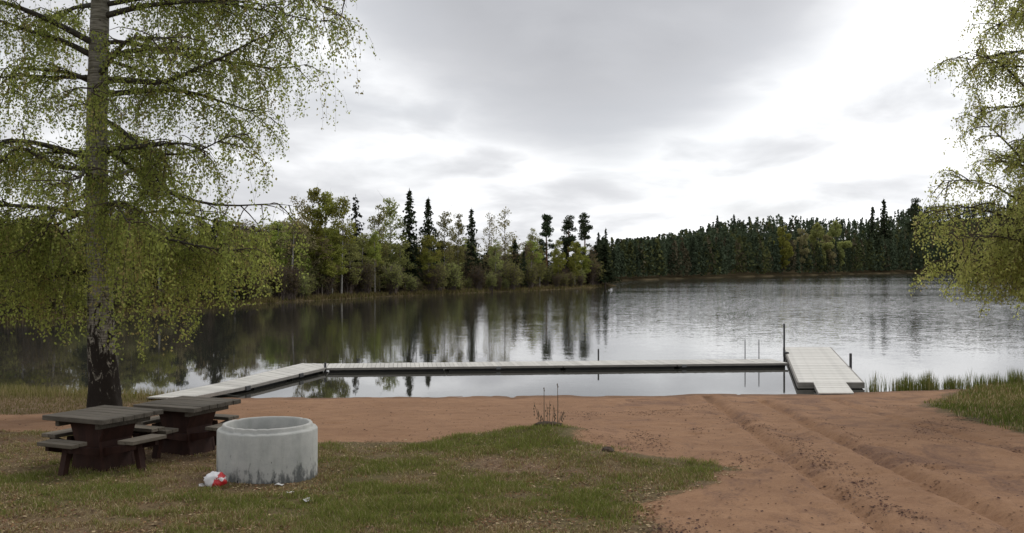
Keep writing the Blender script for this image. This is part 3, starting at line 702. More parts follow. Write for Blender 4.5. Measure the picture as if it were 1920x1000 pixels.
# ------------------------------------------------------------------ the two big birches by the beach
def smooth_poly(P, k):
    P = np.array(P, float); d = np.r_[0, np.cumsum(np.linalg.norm(np.diff(P, axis=0), axis=1))]
    t = np.linspace(0, d[-1], k); Q = np.stack([np.interp(t, d, P[:, i]) for i in range(3)], 1)
    for _ in range(2): Q[1:-1] = 0.25 * Q[:-2] + 0.5 * Q[1:-1] + 0.25 * Q[2:]
    return Q
def big_birch(name, label, trunk, radii, limbs, nrand, crownR, zlo, ztop, seed, pal, palw, floor, leafsize, twig_len, spacing=0.058, sec_gap=0.27, only=None, twig_gap=0.12, upper=1.0, clump=0.0):
    rng = np.random.default_rng(seed)
    base = np.array(trunk[0]); root = empty(name, tuple(base))
    tp = smooth_poly(trunk, 90); td = np.linspace(0, 1, 90); rr = np.interp(tp[:, 2], [p[2] for p in trunk], radii)
    n = 26; a = np.arange(n) * 2 * np.pi / n
    nz = 0.10 * np.clip((3.2 - (tp[:, 2] - base[2])) / 3.0, 0.12, 1)[:, None] * 2 * (vn(np.cos(a)[None] * 3 + 9 + tp[:, 2:3] * 0.0, np.sin(a)[None] * 3 + tp[:, 2:3] * 2.3, 6) + 0.6 * vn(np.cos(a)[None] * 7, np.sin(a)[None] * 7 + tp[:, 2:3] * 7, 8))
    rad = rr[:, None] * (1 + nz + 0.08 * np.exp(-(tp[:, 2:3] - base[2]) / 0.25) * np.cos(a * 4 + 0.6)[None])
    V = np.stack([tp[:, 0:1] + rad * np.cos(a), tp[:, 1:2] + rad * np.sin(a), tp[:, 2:3] + 0 * rad], -1).reshape(-1, 3) - base
    i = np.arange(89)[:, None] * n; j = np.arange(n)[None]; jn = (j + 1) % n
    Q = np.stack([i + j, i + jn, i + n + jn, i + n + j], -1).reshape(-1, 4)
    link('trunk', np_mesh('trunk', V, Q, M['birch_bark'], smooth=True), root)
    def at_z(z): return np.array([np.interp(z, tp[:, 2], tp[:, k]) for k in range(3)]), float(np.interp(z, tp[:, 2], rr))
    L = []
    for P, r0 in limbs: L.append((smooth_poly(P, 16), r0))
    for k in range(nrand):
        z = zlo + (ztop - zlo) * ((k + rng.random()) / nrand); c, tr = at_z(z)
        an = k * 2.399 + rng.normal(0, 0.5)
        if only is not None: an = rng.uniform(*only)
        Rm = np.interp(z, crownR[0], crownR[1]) * rng.uniform(0.6, 1.0); d = np.array([math.cos(an), math.sin(an), 0])
        up = rng.uniform(0.05, 0.45); pts = [c]
        for f in (0.25, 0.5, 0.75, 1.0):
            pts.append(c + d * Rm * f + np.array([0, 0, Rm * (up * f * 1.3 - (0.1 + up * 0.9) * f * f)]) + rng.normal(0, 0.12, 3) * f)
        L.append((smooth_poly(pts, 16), min(tr * 0.38, 0.02 + 0.014 * Rm)))
    tw0 = []; secP = []; secR = []
    for P, r0 in L:
        R1 = np.linspace(r0, 0.005, len(P)); V, Q = tube_batch(P[None] - base, R1[None], 7)
        link('limb', np_mesh('limb', V, Q, M['limb'], smooth=True), root)
        ln = np.linalg.norm(np.diff(P, axis=0), axis=1).sum(); m = max(3, int(ln / sec_gap))
        for q in range(m):
            f = 0.16 + 0.84 * (q + rng.random()) / m; i0 = min(int(f * 15), 14); s = P[i0] + (P[i0 + 1] - P[i0]) * (f * 15 - i0 if f < 1 else 1)
            dr = P[i0 + 1] - P[i0]; dr = dr / (np.linalg.norm(dr) + 1e-9)
            d = dr * 0.55 + rand_unit(rng, 1)[0] * np.array([0.9, 0.9, 0.5]) + np.array([0, 0, 0.12]); d /= np.linalg.norm(d)
            l = rng.uniform(0.5, 1.35) * (1.1 - 0.35 * f); tt = np.linspace(0, 1, 5)[:, None]
            S = s + d * l * tt + np.array([0, 0, -0.45 * l]) * tt ** 2 + rng.normal(0, 0.04, (5, 3)) * tt
            secP.append(S); secR.append(np.linspace(min(0.016, r0 * 0.5), 0.004, 5))
            for w in range(max(2, int(l / twig_gap))):
                g = rng.uniform(0.12, 1.0); k0 = min(int(g * 4), 3); tw0.append(S[k0] + (S[k0 + 1] - S[k0]) * (g * 4 - k0))
    T0 = np.array(tw0)
    if clump: T0 = T0[rng.random(len(T0)) < np.where(T0[:, 2] < 4.6, 1.0, np.clip(1 - clump + 2.6 * clump * (vn(T0[:, 0] * 0.95 + 3, T0[:, 2] * 0.6 + T0[:, 1] * 0.5, 17) + 0.12), 0.12, 1))]
    nT = len(T0)
    ln = rng.uniform(0.15, 1.0, nT) ** 1.2 * np.interp(T0[:, 2], twig_len[0], twig_len[1]) * rng.choice([0.7, 1.0, 1.35], nT)
    ln = np.minimum(ln, np.maximum(T0[:, 2] - floor(T0[:, 0], rng, nT), 0.12))
    ln = np.where((T0[:, 2] > 4.8) & (rng.random(nT) < 0.6), ln * 0.45, ln)
    dh = rand_unit(rng, nT); dh[:, 2] = 0
    tt = np.linspace(0, 1, 5)
    side = np.where(T0[:, 2] > 4.8, 0.6, 0.28) * np.minimum(ln, 0.8)
    P = T0[:, None, :] + dh[:, None, :] * (side[:, None] * (1 - (1 - tt[None]) ** 2))[..., None]
    P[:, :, 2] -= ln[:, None] * (0.25 * tt + 0.75 * tt ** 1.3)[None]
    P += rng.normal(0, 0.012, P.shape) * tt[None, :, None]
    V1, Q1 = tube_batch(np.array(secP) - base, np.array(secR), 4); V2, Q2 = tube_batch(P - base, np.broadcast_to(np.linspace(0.0034, 0.0015, 5), (nT, 5)), 3)
    tg = link('twigs', np_mesh('twigs', np.concatenate([V1, V2]), np.concatenate([Q1, Q2 + len(V1)]), M['twig']), root); tg['kind'] = 'stuff'
    # leaves along the hanging twigs
    nl = np.maximum((ln / spacing).astype(int), 7); ti = np.repeat(np.arange(nT), nl); m = len(ti)
    u = rng.random(m) * 0.97 + 0.03; k0 = np.minimum((u * 4).astype(int), 3); fr_ = (u * 4 - k0)[:, None]
    C = P[ti, k0] * (1 - fr_) + P[ti, k0 + 1] * fr_ + rng.normal(0, 0.052, (m, 3))
    U = rand_unit(rng, m) * 0.75 + np.array([0, 0, -0.7]); U /= np.linalg.norm(U, axis=1, keepdims=True)
    W = np.cross(U, rand_unit(rng, m)); W /= np.linalg.norm(W, axis=1, keepdims=True) + 1e-9
    s = leafsize * rng.uniform(0.65, 1.35, (m, 1)) * np.interp(C[:, 2:3], [4.0, 5.2], [1.0, upper]); V, Q = quads_at(C - base, U * s, W * s * 0.68)
    tone = rng.choice(len(pal), nT, p=palw); c = np.array(pal)[tone][ti] * rng.uniform(0.78, 1.25, (m, 1))
    link('crown', np_mesh('crown', V, Q, M['leaf'], {'tint': np.repeat(c, 4, 0)}), root)
    print(name, 'limbs', len(L), 'twigs', nT, 'leaves', m)
    return tag(root, label, 'tree', 'birches on the beach')

TY = 21.5
def tp_(x, y, dy=0.0): return ((x - 960) / F * (TY + dy), TY + dy, H - (y - 500) / F * (TY + dy))
def lp(pts, dy0, dy1):
    n = len(pts); return [tp_(x, y, dy0 + (dy1 - dy0) * i / (n - 1)) for i, (x, y) in enumerate(pts)]
bx_, by_ = tp_(196, 780)[0], TY
tr_pts = [tp_(197, 790)] + [tp_(x, y) for x, y in ((196, 770), (194, 720), (191, 650), (189, 600), (186, 500), (182, 400), (181, 300), (182, 200), (185, 100), (188, 0))] + [(-8.55, 21.6, 12.0), (-8.4, 21.5, 15.0), (-8.3, 21.5, 18.0)]
tr_rad = [0.40, 0.355, 0.31, 0.285, 0.265, 0.245, 0.23, 0.22, 0.212, 0.2, 0.185, 0.15, 0.10, 0.02]
tr_pts[0] = (tr_pts[0][0], TY, gz(tr_pts[0][0], TY) - 0.15)
LIMBS = [
    (lp([(195, 150), (248, 150), (296, 158), (328, 154), (352, 134), (384, 122), (412, 112), (472, 76), (532, 56)], 0, -1.2), 0.075),
    (lp([(200, 80), (216, 72), (280, 90), (340, 102), (400, 112), (460, 120), (516, 132), (580, 120)], 0, 0.8), 0.05),
    (lp([(195, 112), (224, 120), (272, 136), (320, 160), (376, 192), (430, 215)], 0, 1.4), 0.04),
    (lp([(195, 226), (224, 240), (256, 268), (272, 288), (296, 340), (320, 375)], 0, -0.8), 0.06),
    (lp([(266, 278), (300, 290), (344, 290), (384, 280), (424, 256), (470, 250)], -0.3, -1.6), 0.035),
    (lp([(195, 282), (232, 296), (272, 340), (320, 364), (368, 380), (440, 388), (520, 380), (548, 386)], 0, 0.6), 0.06),
    (lp([(190, 10), (300, -10), (400, 4), (480, 16), (532, 28), (600, 40)], 0, -0.6), 0.06),
    (lp([(190, 415), (240, 430), (280, 442), (340, 454), (400, 468), (470, 470)], 0, -1.0), 0.045),
    (lp([(190, -60), (330, -130), (480, -100), (600, -40), (650, 0)], 0, 0.4), 0.06),
    (lp([(188, -20), (300, -60), (430, -70), (560, -20), (630, 30)], 0, -0.9), 0.05),
    (lp([(172, 104), (120, 76), (60, 60), (0, 38), (-80, 20)], 0, -0.8), 0.07),
    (lp([(170, 144), (100, 146), (40, 140), (0, 146), (-90, 160)], 0, 0.9), 0.045),
    (lp([(170, 316), (112, 316), (80, 300), (36, 268), (0, 308), (-70, 330)], 0, -0.7), 0.065),
    (lp([(170, 284), (100, 286), (40, 290), (0, 300), (-80, 310)], 0, 0.9), 0.04),
    (lp([(172, 358), (140, 378), (100, 398), (85, 440), (50, 470)], 0, -0.5), 0.045),
    (lp([(172, 396), (148, 402), (112, 416), (88, 438), (36, 478), (-40, 490)], 0, 0.5), 0.05),
    (lp([(178, 500), (152, 508), (80, 526), (44, 546)], 0, -0.6), 0.05),
    (lp([(188, 440), (240, 400), (330, 395), (420, 420), (500, 440)], 0, 1.2), 0.04),
    (lp([(180, 430), (120, 440), (60, 420), (0, 425), (-70, 440)], 0, 1.0), 0.04),
]
def floor1(X, rng, n):
    px = X / TY * F + 960
    return np.interp(px, [-100, 100, 230, 340, 400, 480, 540, 600, 680], [2.6, 2.0, 1.5, 1.5, 2.3, 2.8, 3.2, 5.5, 6.6]) + rng.exponential(0.6, n)
big_birch('birch_tree', 'large weeping birch with dark lower trunk standing behind the picnic tables', tr_pts, tr_rad, LIMBS, 38, ([3.5, 5, 8, 10, 14, 18], [3.2, 4.3, 4.9, 4.8, 3.6, 1.0]), 4.2, 17.0, 101,
          ((0.24, 0.275, 0.08), (0.20, 0.235, 0.072), (0.295, 0.32, 0.10), (0.26, 0.23, 0.10)), (0.42, 0.28, 0.2, 0.10), floor1, 0.031, ([2, 4, 6, 9, 14], [2.3, 2.1, 1.4, 1.7, 1.2]), spacing=0.033, sec_gap=0.2, twig_gap=0.065, upper=0.95, clump=0.42)
RYY = 23.0
TX = 12.9
rz0 = gz(TX, RYY) - 0.15
def floor2(X, rng, n): return np.interp(X, [9.3, 10.2, 11, 16], [3.3, 2.9, 2.65, 2.5]) + rng.exponential(0.4, n)
big_birch('birch_tree', 'light green birch whose branches reach in at the right edge of the photo', [(TX + .1, RYY, rz0), (TX + .05, RYY, 2.0), (TX, RYY, 5), (TX - .05, RYY, 9), (TX, RYY, 13), (TX, RYY, 16)], [0.3, 0.24, 0.2, 0.15, 0.08, 0.02],
          [([(TX, RYY, 5.0), (12.0, RYY - .3, 5.3), (11.2, RYY - .4, 6.2), (10.3, RYY - .5, 7.0)], 0.06), ([(TX, RYY, 4.4), (12.0, RYY + .3, 4.9), (11.0, RYY + .5, 5.6), (10.0, RYY + .6, 5.6)], 0.05), ([(TX, RYY, 6.5), (12.0, RYY, 7.3), (11.0, RYY - .2, 8.2), (10.2, RYY - .3, 8.4)], 0.05), ([(TX, RYY, 3.4), (11.8, RYY - .5, 4.0), (10.6, RYY - .8, 4.3), (9.7, RYY - .9, 4.2)], 0.045), ([(TX, RYY, 3.0), (11.8, RYY + .5, 3.6), (10.8, RYY + .9, 3.9), (9.9, RYY + 1.1, 3.7)], 0.04), ([(TX, RYY, 3.9), (11.6, RYY, 4.6), (10.4, RYY, 5.0), (9.5, RYY, 4.8)], 0.045)],
          76, ([3, 4, 6, 8, 10, 16], [2.9, 2.9, 2.8, 2.7, 2.7, 1.0]), 3.0, 15.0, 202,
          ((0.38, 0.40, 0.14), (0.32, 0.345, 0.12), (0.42, 0.42, 0.16), (0.35, 0.31, 0.15)), (0.4, 0.3, 0.2, 0.1), floor2, 0.031, ([2, 4, 6, 9, 14], [0.9, 0.8, 0.6, 0.8, 0.7]), spacing=0.036, sec_gap=0.15, twig_gap=0.07, upper=0.9)

# ------------------------------------------------------------------ jetty, gangway, platform, ramp
def deck_run(root, L0, L1, R0, R1, z0, z1, n, thick=0.035, gap=0.012, seed=0, mat='deck'):
    """cross planks between a left edge L0-L1 and a right edge R0-R1"""
    L0, L1, R0, R1 = map(lambda p: np.array(p, float), (L0, L1, R0, R1)); rng = random.Random(seed)
    ln = np.linalg.norm((L1 + R1) / 2 - (L0 + R0) / 2); g = gap / 2 / ln
    for i in range(n):
        a = i / n + g; b = (i + 1) / n - g; dz = rng.uniform(-0.004, 0.004)
        q = [L0 + (L1 - L0) * a, R0 + (R1 - R0) * a, R0 + (R1 - R0) * b, L0 + (L1 - L0) * b]; zz = [z0 + (z1 - z0) * t + dz for t in (a, a, b, b)]
        c = sum(q) / 4; cz = sum(zz) / 4; mb = MB()
        mb.hexa([(p[0] - c[0], p[1] - c[1], z - cz - thick) for p, z in zip(q, zz)] + [(p[0] - c[0], p[1] - c[1], z - cz) for p, z in zip(q, zz)])
        mb.build('plank', M[mat], root, loc=(c[0], c[1], cz))
def beam(root, name, A, B, za, zb, w, h, mat):
    A = np.array(A, float); B = np.array(B, float); d = B - A; ln = np.linalg.norm(d); s = np.array([-d[1], d[0]]) / ln * w / 2; mb = MB()
    c = (A + B) / 2; cz = (za + zb) / 2
    q = [(A - s, za), (B - s, zb), (B + s, zb), (A + s, za)]
    mb.hexa([(p[0] - c[0], p[1] - c[1], z - cz - h) for p, z in q] + [(p[0] - c[0], p[1] - c[1], z - cz) for p, z in q])
    return mb.build(name, mat, root, loc=(c[0], c[1], cz))
def pole(root, name, x, y, z0, z1, r, mat=None, cap=True):
    mb = MB(); mb.tube([(0, 0, 0), (0, 0, z1 - z0)], [r, r], 10)
    if cap: mb.tube([(0, 0, z1 - z0), (0, 0, z1 - z0 + 0.015)], [r * 1.15, r * 0.8], 10)
    return mb.build(name, mat or M['post'], root, loc=(x, y, z0))
JN0, JN1 = np.array((-6.3, 34.35)), np.array((9.85, 36.15)); jd = (JN1 - JN0) / np.linalg.norm(JN1 - JN0); js = np.array([-jd[1], jd[0]])
JW = 1.6; JF0, JF1 = JN0 + js * JW, JN1 + js * JW; ZD = 0.16
jet = tag(empty('floating_jetty', (0, 0, 0)), 'long narrow grey floating jetty lying across the swimming area', 'jetty')
deck_run(jet, JN0, JN1, JF0, JF1, ZD, ZD, 108, seed=1)
for k in range(4):
    a, b = k / 4 + 0.001, (k + 1) / 4 - 0.001
    beam(jet, 'side_beam', JN0 + (JN1 - JN0) * a - js * 0.022, JN0 + (JN1 - JN0) * b - js * 0.022, ZD - 0.004, ZD - 0.004, 0.04, 0.07, M['fascia'])
    beam(jet, 'side_beam', JF0 + (JF1 - JF0) * a + js * 0.022, JF0 + (JF1 - JF0) * b + js * 0.022, ZD - 0.004, ZD - 0.004, 0.04, 0.07, M['fascia'])
    beam(jet, 'float', JN0 + (JN1 - JN0) * (a + .005) + js * 0.8, JN0 + (JN1 - JN0) * (b - .005) + js * 0.8, ZD - 0.045, ZD - 0.045, 1.56, 0.3, M['float'])
def on_j(px, s): 
    b = JN0 + js * s; k = (px - 960) / F; t = (k * b[1] - b[0]) / (jd[0] - k * jd[1]); return b + jd * t
p = on_j(607, 0.1) + jd * 0.05; pole(jet, 'mooring_post', p[0], p[1], -1.6, ZD + 0.16, 0.04)
p = on_j(1122, JW + 0.1); pole(jet, 'mooring_post', p[0], p[1], -1.8, ZD + 0.40, 0.03)
lad = empty('ladder', (0, 0, 0)); lad.parent = jet
pa = on_j(1397, JW + 0.12); pb = on_j(1423, JW + 0.12)
for q in (pa, pb):
    mb = MB(); x, y = q; i = -js * 0.32
    mb.tube([(x, y, -1.2), (x, y, ZD + 0.62), (x, y, ZD + 0.72)], [0.019, 0.019, 0.015], 8); mb.build('rail', M['steel'], lad, smooth=True)
for k in range(4):
    mb = MB(); mb.tube([(pa[0], pa[1], -0.1 - 0.27 * k), (pb[0], pb[1], -0.1 - 0.27 * k)], 0.016, 6); mb.build('rung', M['steel'], lad)
for px in (935, 1283):
    p = on_j(px, -0.055); mb = MB(); mb.box((0, 0, 0), (0.16, 0.03, 0.09)); mb.build('joint_plate', M['steel'], jet, bevel=0.006, loc=(p[0], p[1], ZD - 0.06), rot=(0, 0, math.atan2(jd[1], jd[0])))

gang = tag(empty('gangway', (0, 0, 0)), 'pale grey plank gangway running from the left beach out to the jetty', 'gangway')
GL0, GL1 = np.array((-9.38, 26.1)), np.array((-7.42, 36.0)); GR0, GR1 = np.array((-8.35, 25.95)), np.array((-6.36, 34.3))
gz0 = gz(-8.9, 26.1) + 0.09
deck_run(jet, GR1 + (0.01, 0.01), JN0 - jd * 0.01, GL1 + (0.01, 0.01), JF0 - jd * 0.01, ZD, ZD, 4, seed=8)
def gl(t): return GL0 + (GL1 - GL0) * t
def gr(t): return GR0 + (GR1 - GR0) * t
TM = 0.37
deck_run(gang, gl(0), gl(TM - .003), gr(0), gr(TM - .003), gz0, 0.17, 24, seed=2); deck_run(gang, gl(TM + .003), gl(1), gr(TM + .003), gr(1), 0.17, ZD + 0.01, 42, seed=3)
for f, s in ((gl, -1), (gr, 1)):
    nrm = np.array((0.977, -0.21)) * 0.022 * s
    beam(gang, 'side_beam', f(0) + nrm, f(TM - .004) + nrm, gz0 - .004, 0.166, 0.04, 0.09, M['fascia']); beam(gang, 'side_beam', f(TM + .004) + nrm, f(0.999) + nrm, 0.166, ZD + .006, 0.04, 0.08, M['fascia'])
for t0, t1 in ((0.42, 0.66), (0.7, 0.97)):
    A = (gl(t0) + gr(t0)) / 2; B = (gl(t1) + gr(t1)) / 2; beam(gang, 'float', A, B, 0.1, 0.08, 0.95, 0.3, M['float'])
for t in (TM, 0.78):
    p = gr(t) + np.array((0.977, -0.21)) * 0.05; mb = MB(); mb.box((0, 0, 0), (0.05, 0.28, 0.13)); mb.build('joint_plate', M['post'], gang, bevel=0.008, loc=(p[0], p[1], 0.12), rot=(0, 0, -0.21))
A = (GL0 + GR0) / 2 + np.array((0.03, 0.16)); beam(gang, 'bearer', A - np.array((.52, 0)), A + np.array((.52, 0)), gz0 - .04, gz0 - .04, 0.14, 0.16, M['stain'])

plat = tag(empty('bathing_platform', (0, 0, 0)), 'wide white-grey plank platform at the right end of the jetty', 'platform')
PL0, PR0 = np.array((8.44, 29.8)), np.array((10.3, 29.8)); PL1, PR1 = np.array((11.5, 42.8)), np.array((13.42, 42.8)); ZP = 0.20
deck_run(plat, PL0, PL1, PR0, PR1, ZP, ZP, 84, thick=0.04, seed=4, mat='pale_deck', gap=0.008)
beam(plat, 'side_beam', PL0 + (-.03, 0), PL1 + (-.03, 0), ZP - .004, ZP - .004, 0.05, 0.15, M['fascia']); beam(plat, 'side_beam', PR0 + (.03, 0), PR1 + (.03, 0), ZP - .004, ZP - .004, 0.05, 0.15, M['fascia'])
beam(plat, 'end_beam', PL0 + (-.05, -.04), PR0 + (.05, -.04), ZP - .006, ZP - .006, 0.05, 0.17, M['fascia'])
for k in range(3):
    A = (PL0 + PR0) / 2; B = (PL1 + PR1) / 2; beam(plat, 'float', A + (B - A) * (k / 3 + .02), A + (B - A) * ((k + 1) / 3 - .02), ZP - .05, ZP - .05, 1.7, 0.32, M['float'])
Yp = 39.6; xl = PL0[0] + (PL1[0] - PL0[0]) * (Yp - 29.8) / 13
pole(plat, 'corner_post', xl - 0.11, Yp, -1.5, ZP + 1.15, 0.036); mb = MB(); mb.box((0, 0, 0), (0.16, 0.3, 0.06)); mb.build('post_bracket', M['post'], plat, bevel=0.008, loc=(xl - 0.04, Yp, ZP + 0.035))
Yq = 34.6; xr = PR0[0] + (PR1[0] - PR0[0]) * (Yq - 29.8) / 13
pole(plat, 'corner_post', xr + 0.11, Yq, -1.5, ZP + 0.42, 0.045)
ramp = tag(empty('ramp', (0, 0, 0)), 'short pale plank ramp from the sand up to the platform', 'ramp')
rx0, rx1 = 8.52, 9.5; rzb = gz(9.0, 28.15) + 0.05
deck_run(ramp, (rx0, 28.15), (8.84, 29.71), (rx1, 28.15), (9.79, 29.71), rzb, ZP + 0.005, 10, thick=0.035, seed=6, mat='pale_deck', gap=0.008)
for x0, x1 in ((rx0 + .03, 8.87), (rx1 - .03, 9.76)): beam(ramp, 'bearer', (x0, 28.2), (x1, 29.69), rzb - 0.037, ZP - 0.032, 0.06, 0.09, M['fascia'])

# ------------------------------------------------------------------ picnic tables
def picnic_table(loc, rz, label, seed):
    r = random.Random(seed); o = tag(empty('picnic_table', loc, rz), label, 'picnic table', 'picnic tables by the birch')
    W, D, T = 1.10, 1.10, 0.75; top = empty('table_top', (0, 0, 0)); top.parent = o
    for k in range(6):
        w = D / 6; mb = MB(); mb.box((0, 0, 0), (W + r.uniform(-.012, .012), w - 0.008, 0.065)); mb.build('board', M['table_wood'], top, bevel=0.006, loc=(r.uniform(-.006, .006), -D / 2 + w * (k + .5), T - 0.0325 + r.uniform(-.003, .003)))
    for x in (-0.36, 0.36):
        mb = MB(); mb.box((0, 0, 0), (0.07, 0.92, 0.08)); mb.build('batten', M['table_wood'], top, bevel=0.005, loc=(x, 0, T - 0.107))
    for y, s in ((-0.27, 1), (0.27, -1)):      # two wide tapering panels, closed at the sides by two narrower ones
        mb = MB(); mb.hexa([(-.29, y - .02, -.03), (.29, y - .02, -.03), (.29, y + .02, -.03), (-.29, y + .02, -.03), (-.22, y - .02, .4), (.22, y - .02, .4), (.22, y + .02, .4), (-.22, y + .02, .4)])
        mb.hexa([(-.22, y - .02, .4), (.22, y - .02, .4), (.22, y + .02, .4), (-.22, y + .02, .4), (-.33, y - .02, T - .068), (.33, y - .02, T - .068), (.33, y + .02, T - .068), (-.33, y + .02, T - .068)])
        mb.build('pedestal_panel', M['stain'], o)
    for s in (-1, 1):
        mb = MB(); mb.hexa([(s * .265 - .02, -.248, -.03), (s * .265 + .02, -.248, -.03), (s * .265 + .02, .248, -.03), (s * .265 - .02, .248, -.03), (s * .2 - .02, -.248, .4), (s * .2 + .02, -.248, .4), (s * .2 + .02, .248, .4), (s * .2 - .02, .248, .4)])
        mb.hexa([(s * .2 - .02, -.248, .4), (s * .2 + .02, -.248, .4), (s * .2 + .02, .248, .4), (s * .2 - .02, .248, .4), (s * .28 - .02, -.248, T - .152), (s * .28 + .02, -.248, T - .152), (s * .28 + .02, .248, T - .152), (s * .28 - .02, .248, T - .152)])
        mb.build('pedestal_panel', M['stain'], o)
    for k in range(4):                          # one short bench on each side
        b = empty('bench', (0, 0, 0), k * math.pi / 2); b.parent = o
        for q in range(2):
            mb = MB(); mb.box((0, 0, 0), (0.62, 0.128, 0.05)); mb.build('seat_board', M['seat_wood'], b, bevel=0.005, loc=(0, -0.63 - 0.135 * q, 0.43 + r.uniform(-.004, .004)))
        for x in (-0.2, 0.2):
            mb = MB(); mb.hexa([(x - .03, -.76, .33), (x + .03, -.76, .33), (x + .03, -.24, .20), (x - .03, -.24, .20), (x - .03, -.76, .402), (x + .03, -.76, .402), (x + .03, -.24, .32), (x - .03, -.24, .32)]); mb.build('bracket', M['stain'], b)
        mb = MB(); mb.hexa([(-.045, -.74, -.04), (.045, -.74, -.04), (.045, -.66, -.04), (-.045, -.66, -.04), (-.045, -.64, .385), (.045, -.64, .385), (.045, -.56, .375), (-.045, -.56, .375)]); mb.build('leg', M['stain'], b)
    return o
picnic_table((-5.58, 13.85, gz(-5.58, 13.85)), R_(-24.5), 'nearer picnic table with square dark top, four short benches, beside the fire ring', 1)
picnic_table((-4.88, 15.25, gz(-4.88, 15.25)), R_(-22), 'farther picnic table with square dark top, partly behind the concrete ring', 2)

# ------------------------------------------------------------------ concrete ring
def mat_concrete():
    m, nt, out = material('stained_concrete'); t = NT(nt)
    co = t.n('ShaderNodeTexCoord').outputs['Object']; z = t.n('ShaderNodeSeparateXYZ', {0: co}).outputs[2]
    f = t.noise(co, 5, 6, 0.6); g = t.noise(co, 60, 4, 0.7); drip = t.noise(t.scalev(co, (11, 11, 1.6)), 1.0, 5, 0.6); sp = t.noise(co, 9, 3, 0.55, 0.5); sp2 = t.noise(t.scalev(co, (22, 22, 10)), 1.0, 2, 0.5)
    c = t.mix(t.rng(f, 0.35, 0.65), (0.36, 0.365, 0.345), (0.45, 0.45, 0.42))
    c = t.mix(t.rng(g, 0.55, 0.75, 0, 0.35), c, (0.2, 0.2, 0.19))
    c = t.mix(t.rng(drip, 0.5, 0.72, 0, 0.35), c, (0.22, 0.235, 0.2))
    low = t.math('MULTIPLY', t.math('SUBTRACT', t.math('ADD', t.math('ADD', t.math('MULTIPLY', drip, 0.55), t.math('MULTIPLY', t.noise(t.scalev(co, (16, 16, 9)), 1.0, 5, 0.65), 0.5)), t.rng(z, 0.0, 0.42, 0.2, -0.12)), 0.6), 9.0, True)
    c = t.mix(t.math('MULTIPLY', low, 0.85), c, (0.085, 0.09, 0.09))
    c = t.mix(t.math('MULTIPLY', t.rng(sp2, 0.68, 0.73), t.rng(z, 0.2, 0.5, 1, 0)), c, (0.05, 0.05, 0.05))
    c = t.mix(t.rng(z, 0.645, 0.69, 0, 0.35), c, (0.46, 0.45, 0.42))
    nt.links.new(t.principled(c, 0.9, t.bump(t.math('ADD', f, t.math('MULTIPLY', g, 0.4)), 0.5, 0.015), 0.2), out.inputs[0]); return m
M['concrete'] = mat_concrete()
M['ash'] = mat_simple('ash', (0.03, 0.026, 0.023), (0.10, 0.09, 0.08), 9, bump=0.8, bd=0.03)
rxc, ryc = (502 - 960) / F * 13.4, 13.4; rz_ = gz(rxc, ryc)
ring = tag(empty('concrete_ring', (rxc, ryc, rz_), 0.4), 'round grey concrete well ring with stained foot, used as fire pit', 'fire ring')
mb = MB(); mb.lathe([(0.648, -0.12), (0.65, 0.0), (0.65, 0.615), (0.642, 0.632), (0.625, 0.640), (0.592, 0.645), (0.586, 0.655), (0.582, 0.685), (0.574, 0.698), (0.545, 0.70), (0.535, 0.694), (0.53, 0.68), (0.525, 0.3), (0.525, -0.1)], 120)
rv = np.array(mb.v); ra = np.arctan2(rv[:, 1], rv[:, 0]); rch = np.clip(vn(ra * 7 + 20, rv[:, 2] * 6, 3) - 0.22, 0, 1) * (rv[:, 2] > 0.6)
rv[:, :2] *= (1 + 0.012 * vn(ra * 3 + 11, rv[:, 2] * 5, 2) - 0.05 * rch)[:, None]; rv[:, 2] -= 0.05 * rch; mb.v = [tuple(q) for q in rv]
ro = mb.build('ring_wall', M['concrete'], ring, smooth=True)
an = np.linspace(0, 2 * np.pi, 33)[:-1]; V = [(0, 0, 0.30)]; Fc = []
for k, r in enumerate((0.18, 0.36, 0.52)):
    V += [(r * math.cos(a), r * math.sin(a), 0.30 + 0.08 * math.exp(-r * 3) * (0.5 + random.Random(k * 40 + i).random()) - 0.02 * k) for i, a in enumerate(an)]
Fc = [(0, 1 + i, 1 + (i + 1) % 32) for i in range(32)] + [(1 + k * 32 + i, 33 + k * 32 + i, 33 + k * 32 + (i + 1) % 32, 1 + k * 32 + (i + 1) % 32) for k in range(2) for i in range(32)]
mb = MB(); mb.add(V, Fc); mb.build('ash_bed', M['ash'], ring, smooth=True)
for k, (a, l) in enumerate(((0.3, .5), (1.5, .42), (2.4, .46))):
    mb = MB(); mb.tube([(-l / 2, 0, 0), (0, 0.01, 0.01), (l / 2, 0, 0.06)], [.03, .035, .028], 8); mb.build('charred_stick', M['float'], ring, loc=(0.12 * math.cos(k * 2.1), 0.1 * math.sin(k * 2.1), 0.37 + .03 * k), rot=(0, 0, a))

# ------------------------------------------------------------------ plastic bag, scraps
def mat_bag():
    m, nt, out = material('printed_plastic'); t = NT(nt)
    co = t.n('ShaderNodeTexCoord').outputs['Object']; s = t.n('ShaderNodeSeparateXYZ', {0: co})
    n = t.noise(co, 7, 4, 0.6)
    v = t.math('ADD', t.math('ADD', s.outputs[0], t.math('MULTIPLY', s.outputs[2], -0.55)), t.math('MULTIPLY', t.math('SUBTRACT', n, 0.5), 0.10))
    c = t.mix(t.rng(v, 0.0, 0.015), (0.72, 0.71, 0.72), (0.52, 0.025, 0.03))
    n2 = t.noise(co, 14, 2, 0.5)
    c = t.mix(t.rng(n2, 0.6, 0.63), c, (0.75, 0.72, 0.72)); c = t.mix(t.math('MULTIPLY', t.rng(n, 0.62, 0.66), t.rng(v, -0.03, -0.1)), c, (0.12, 0.13, 0.2))
    nt.links.new(t.principled(c, 0.35, None, 0.5), out.inputs[0]); return m
M['bag'] = mat_bag()
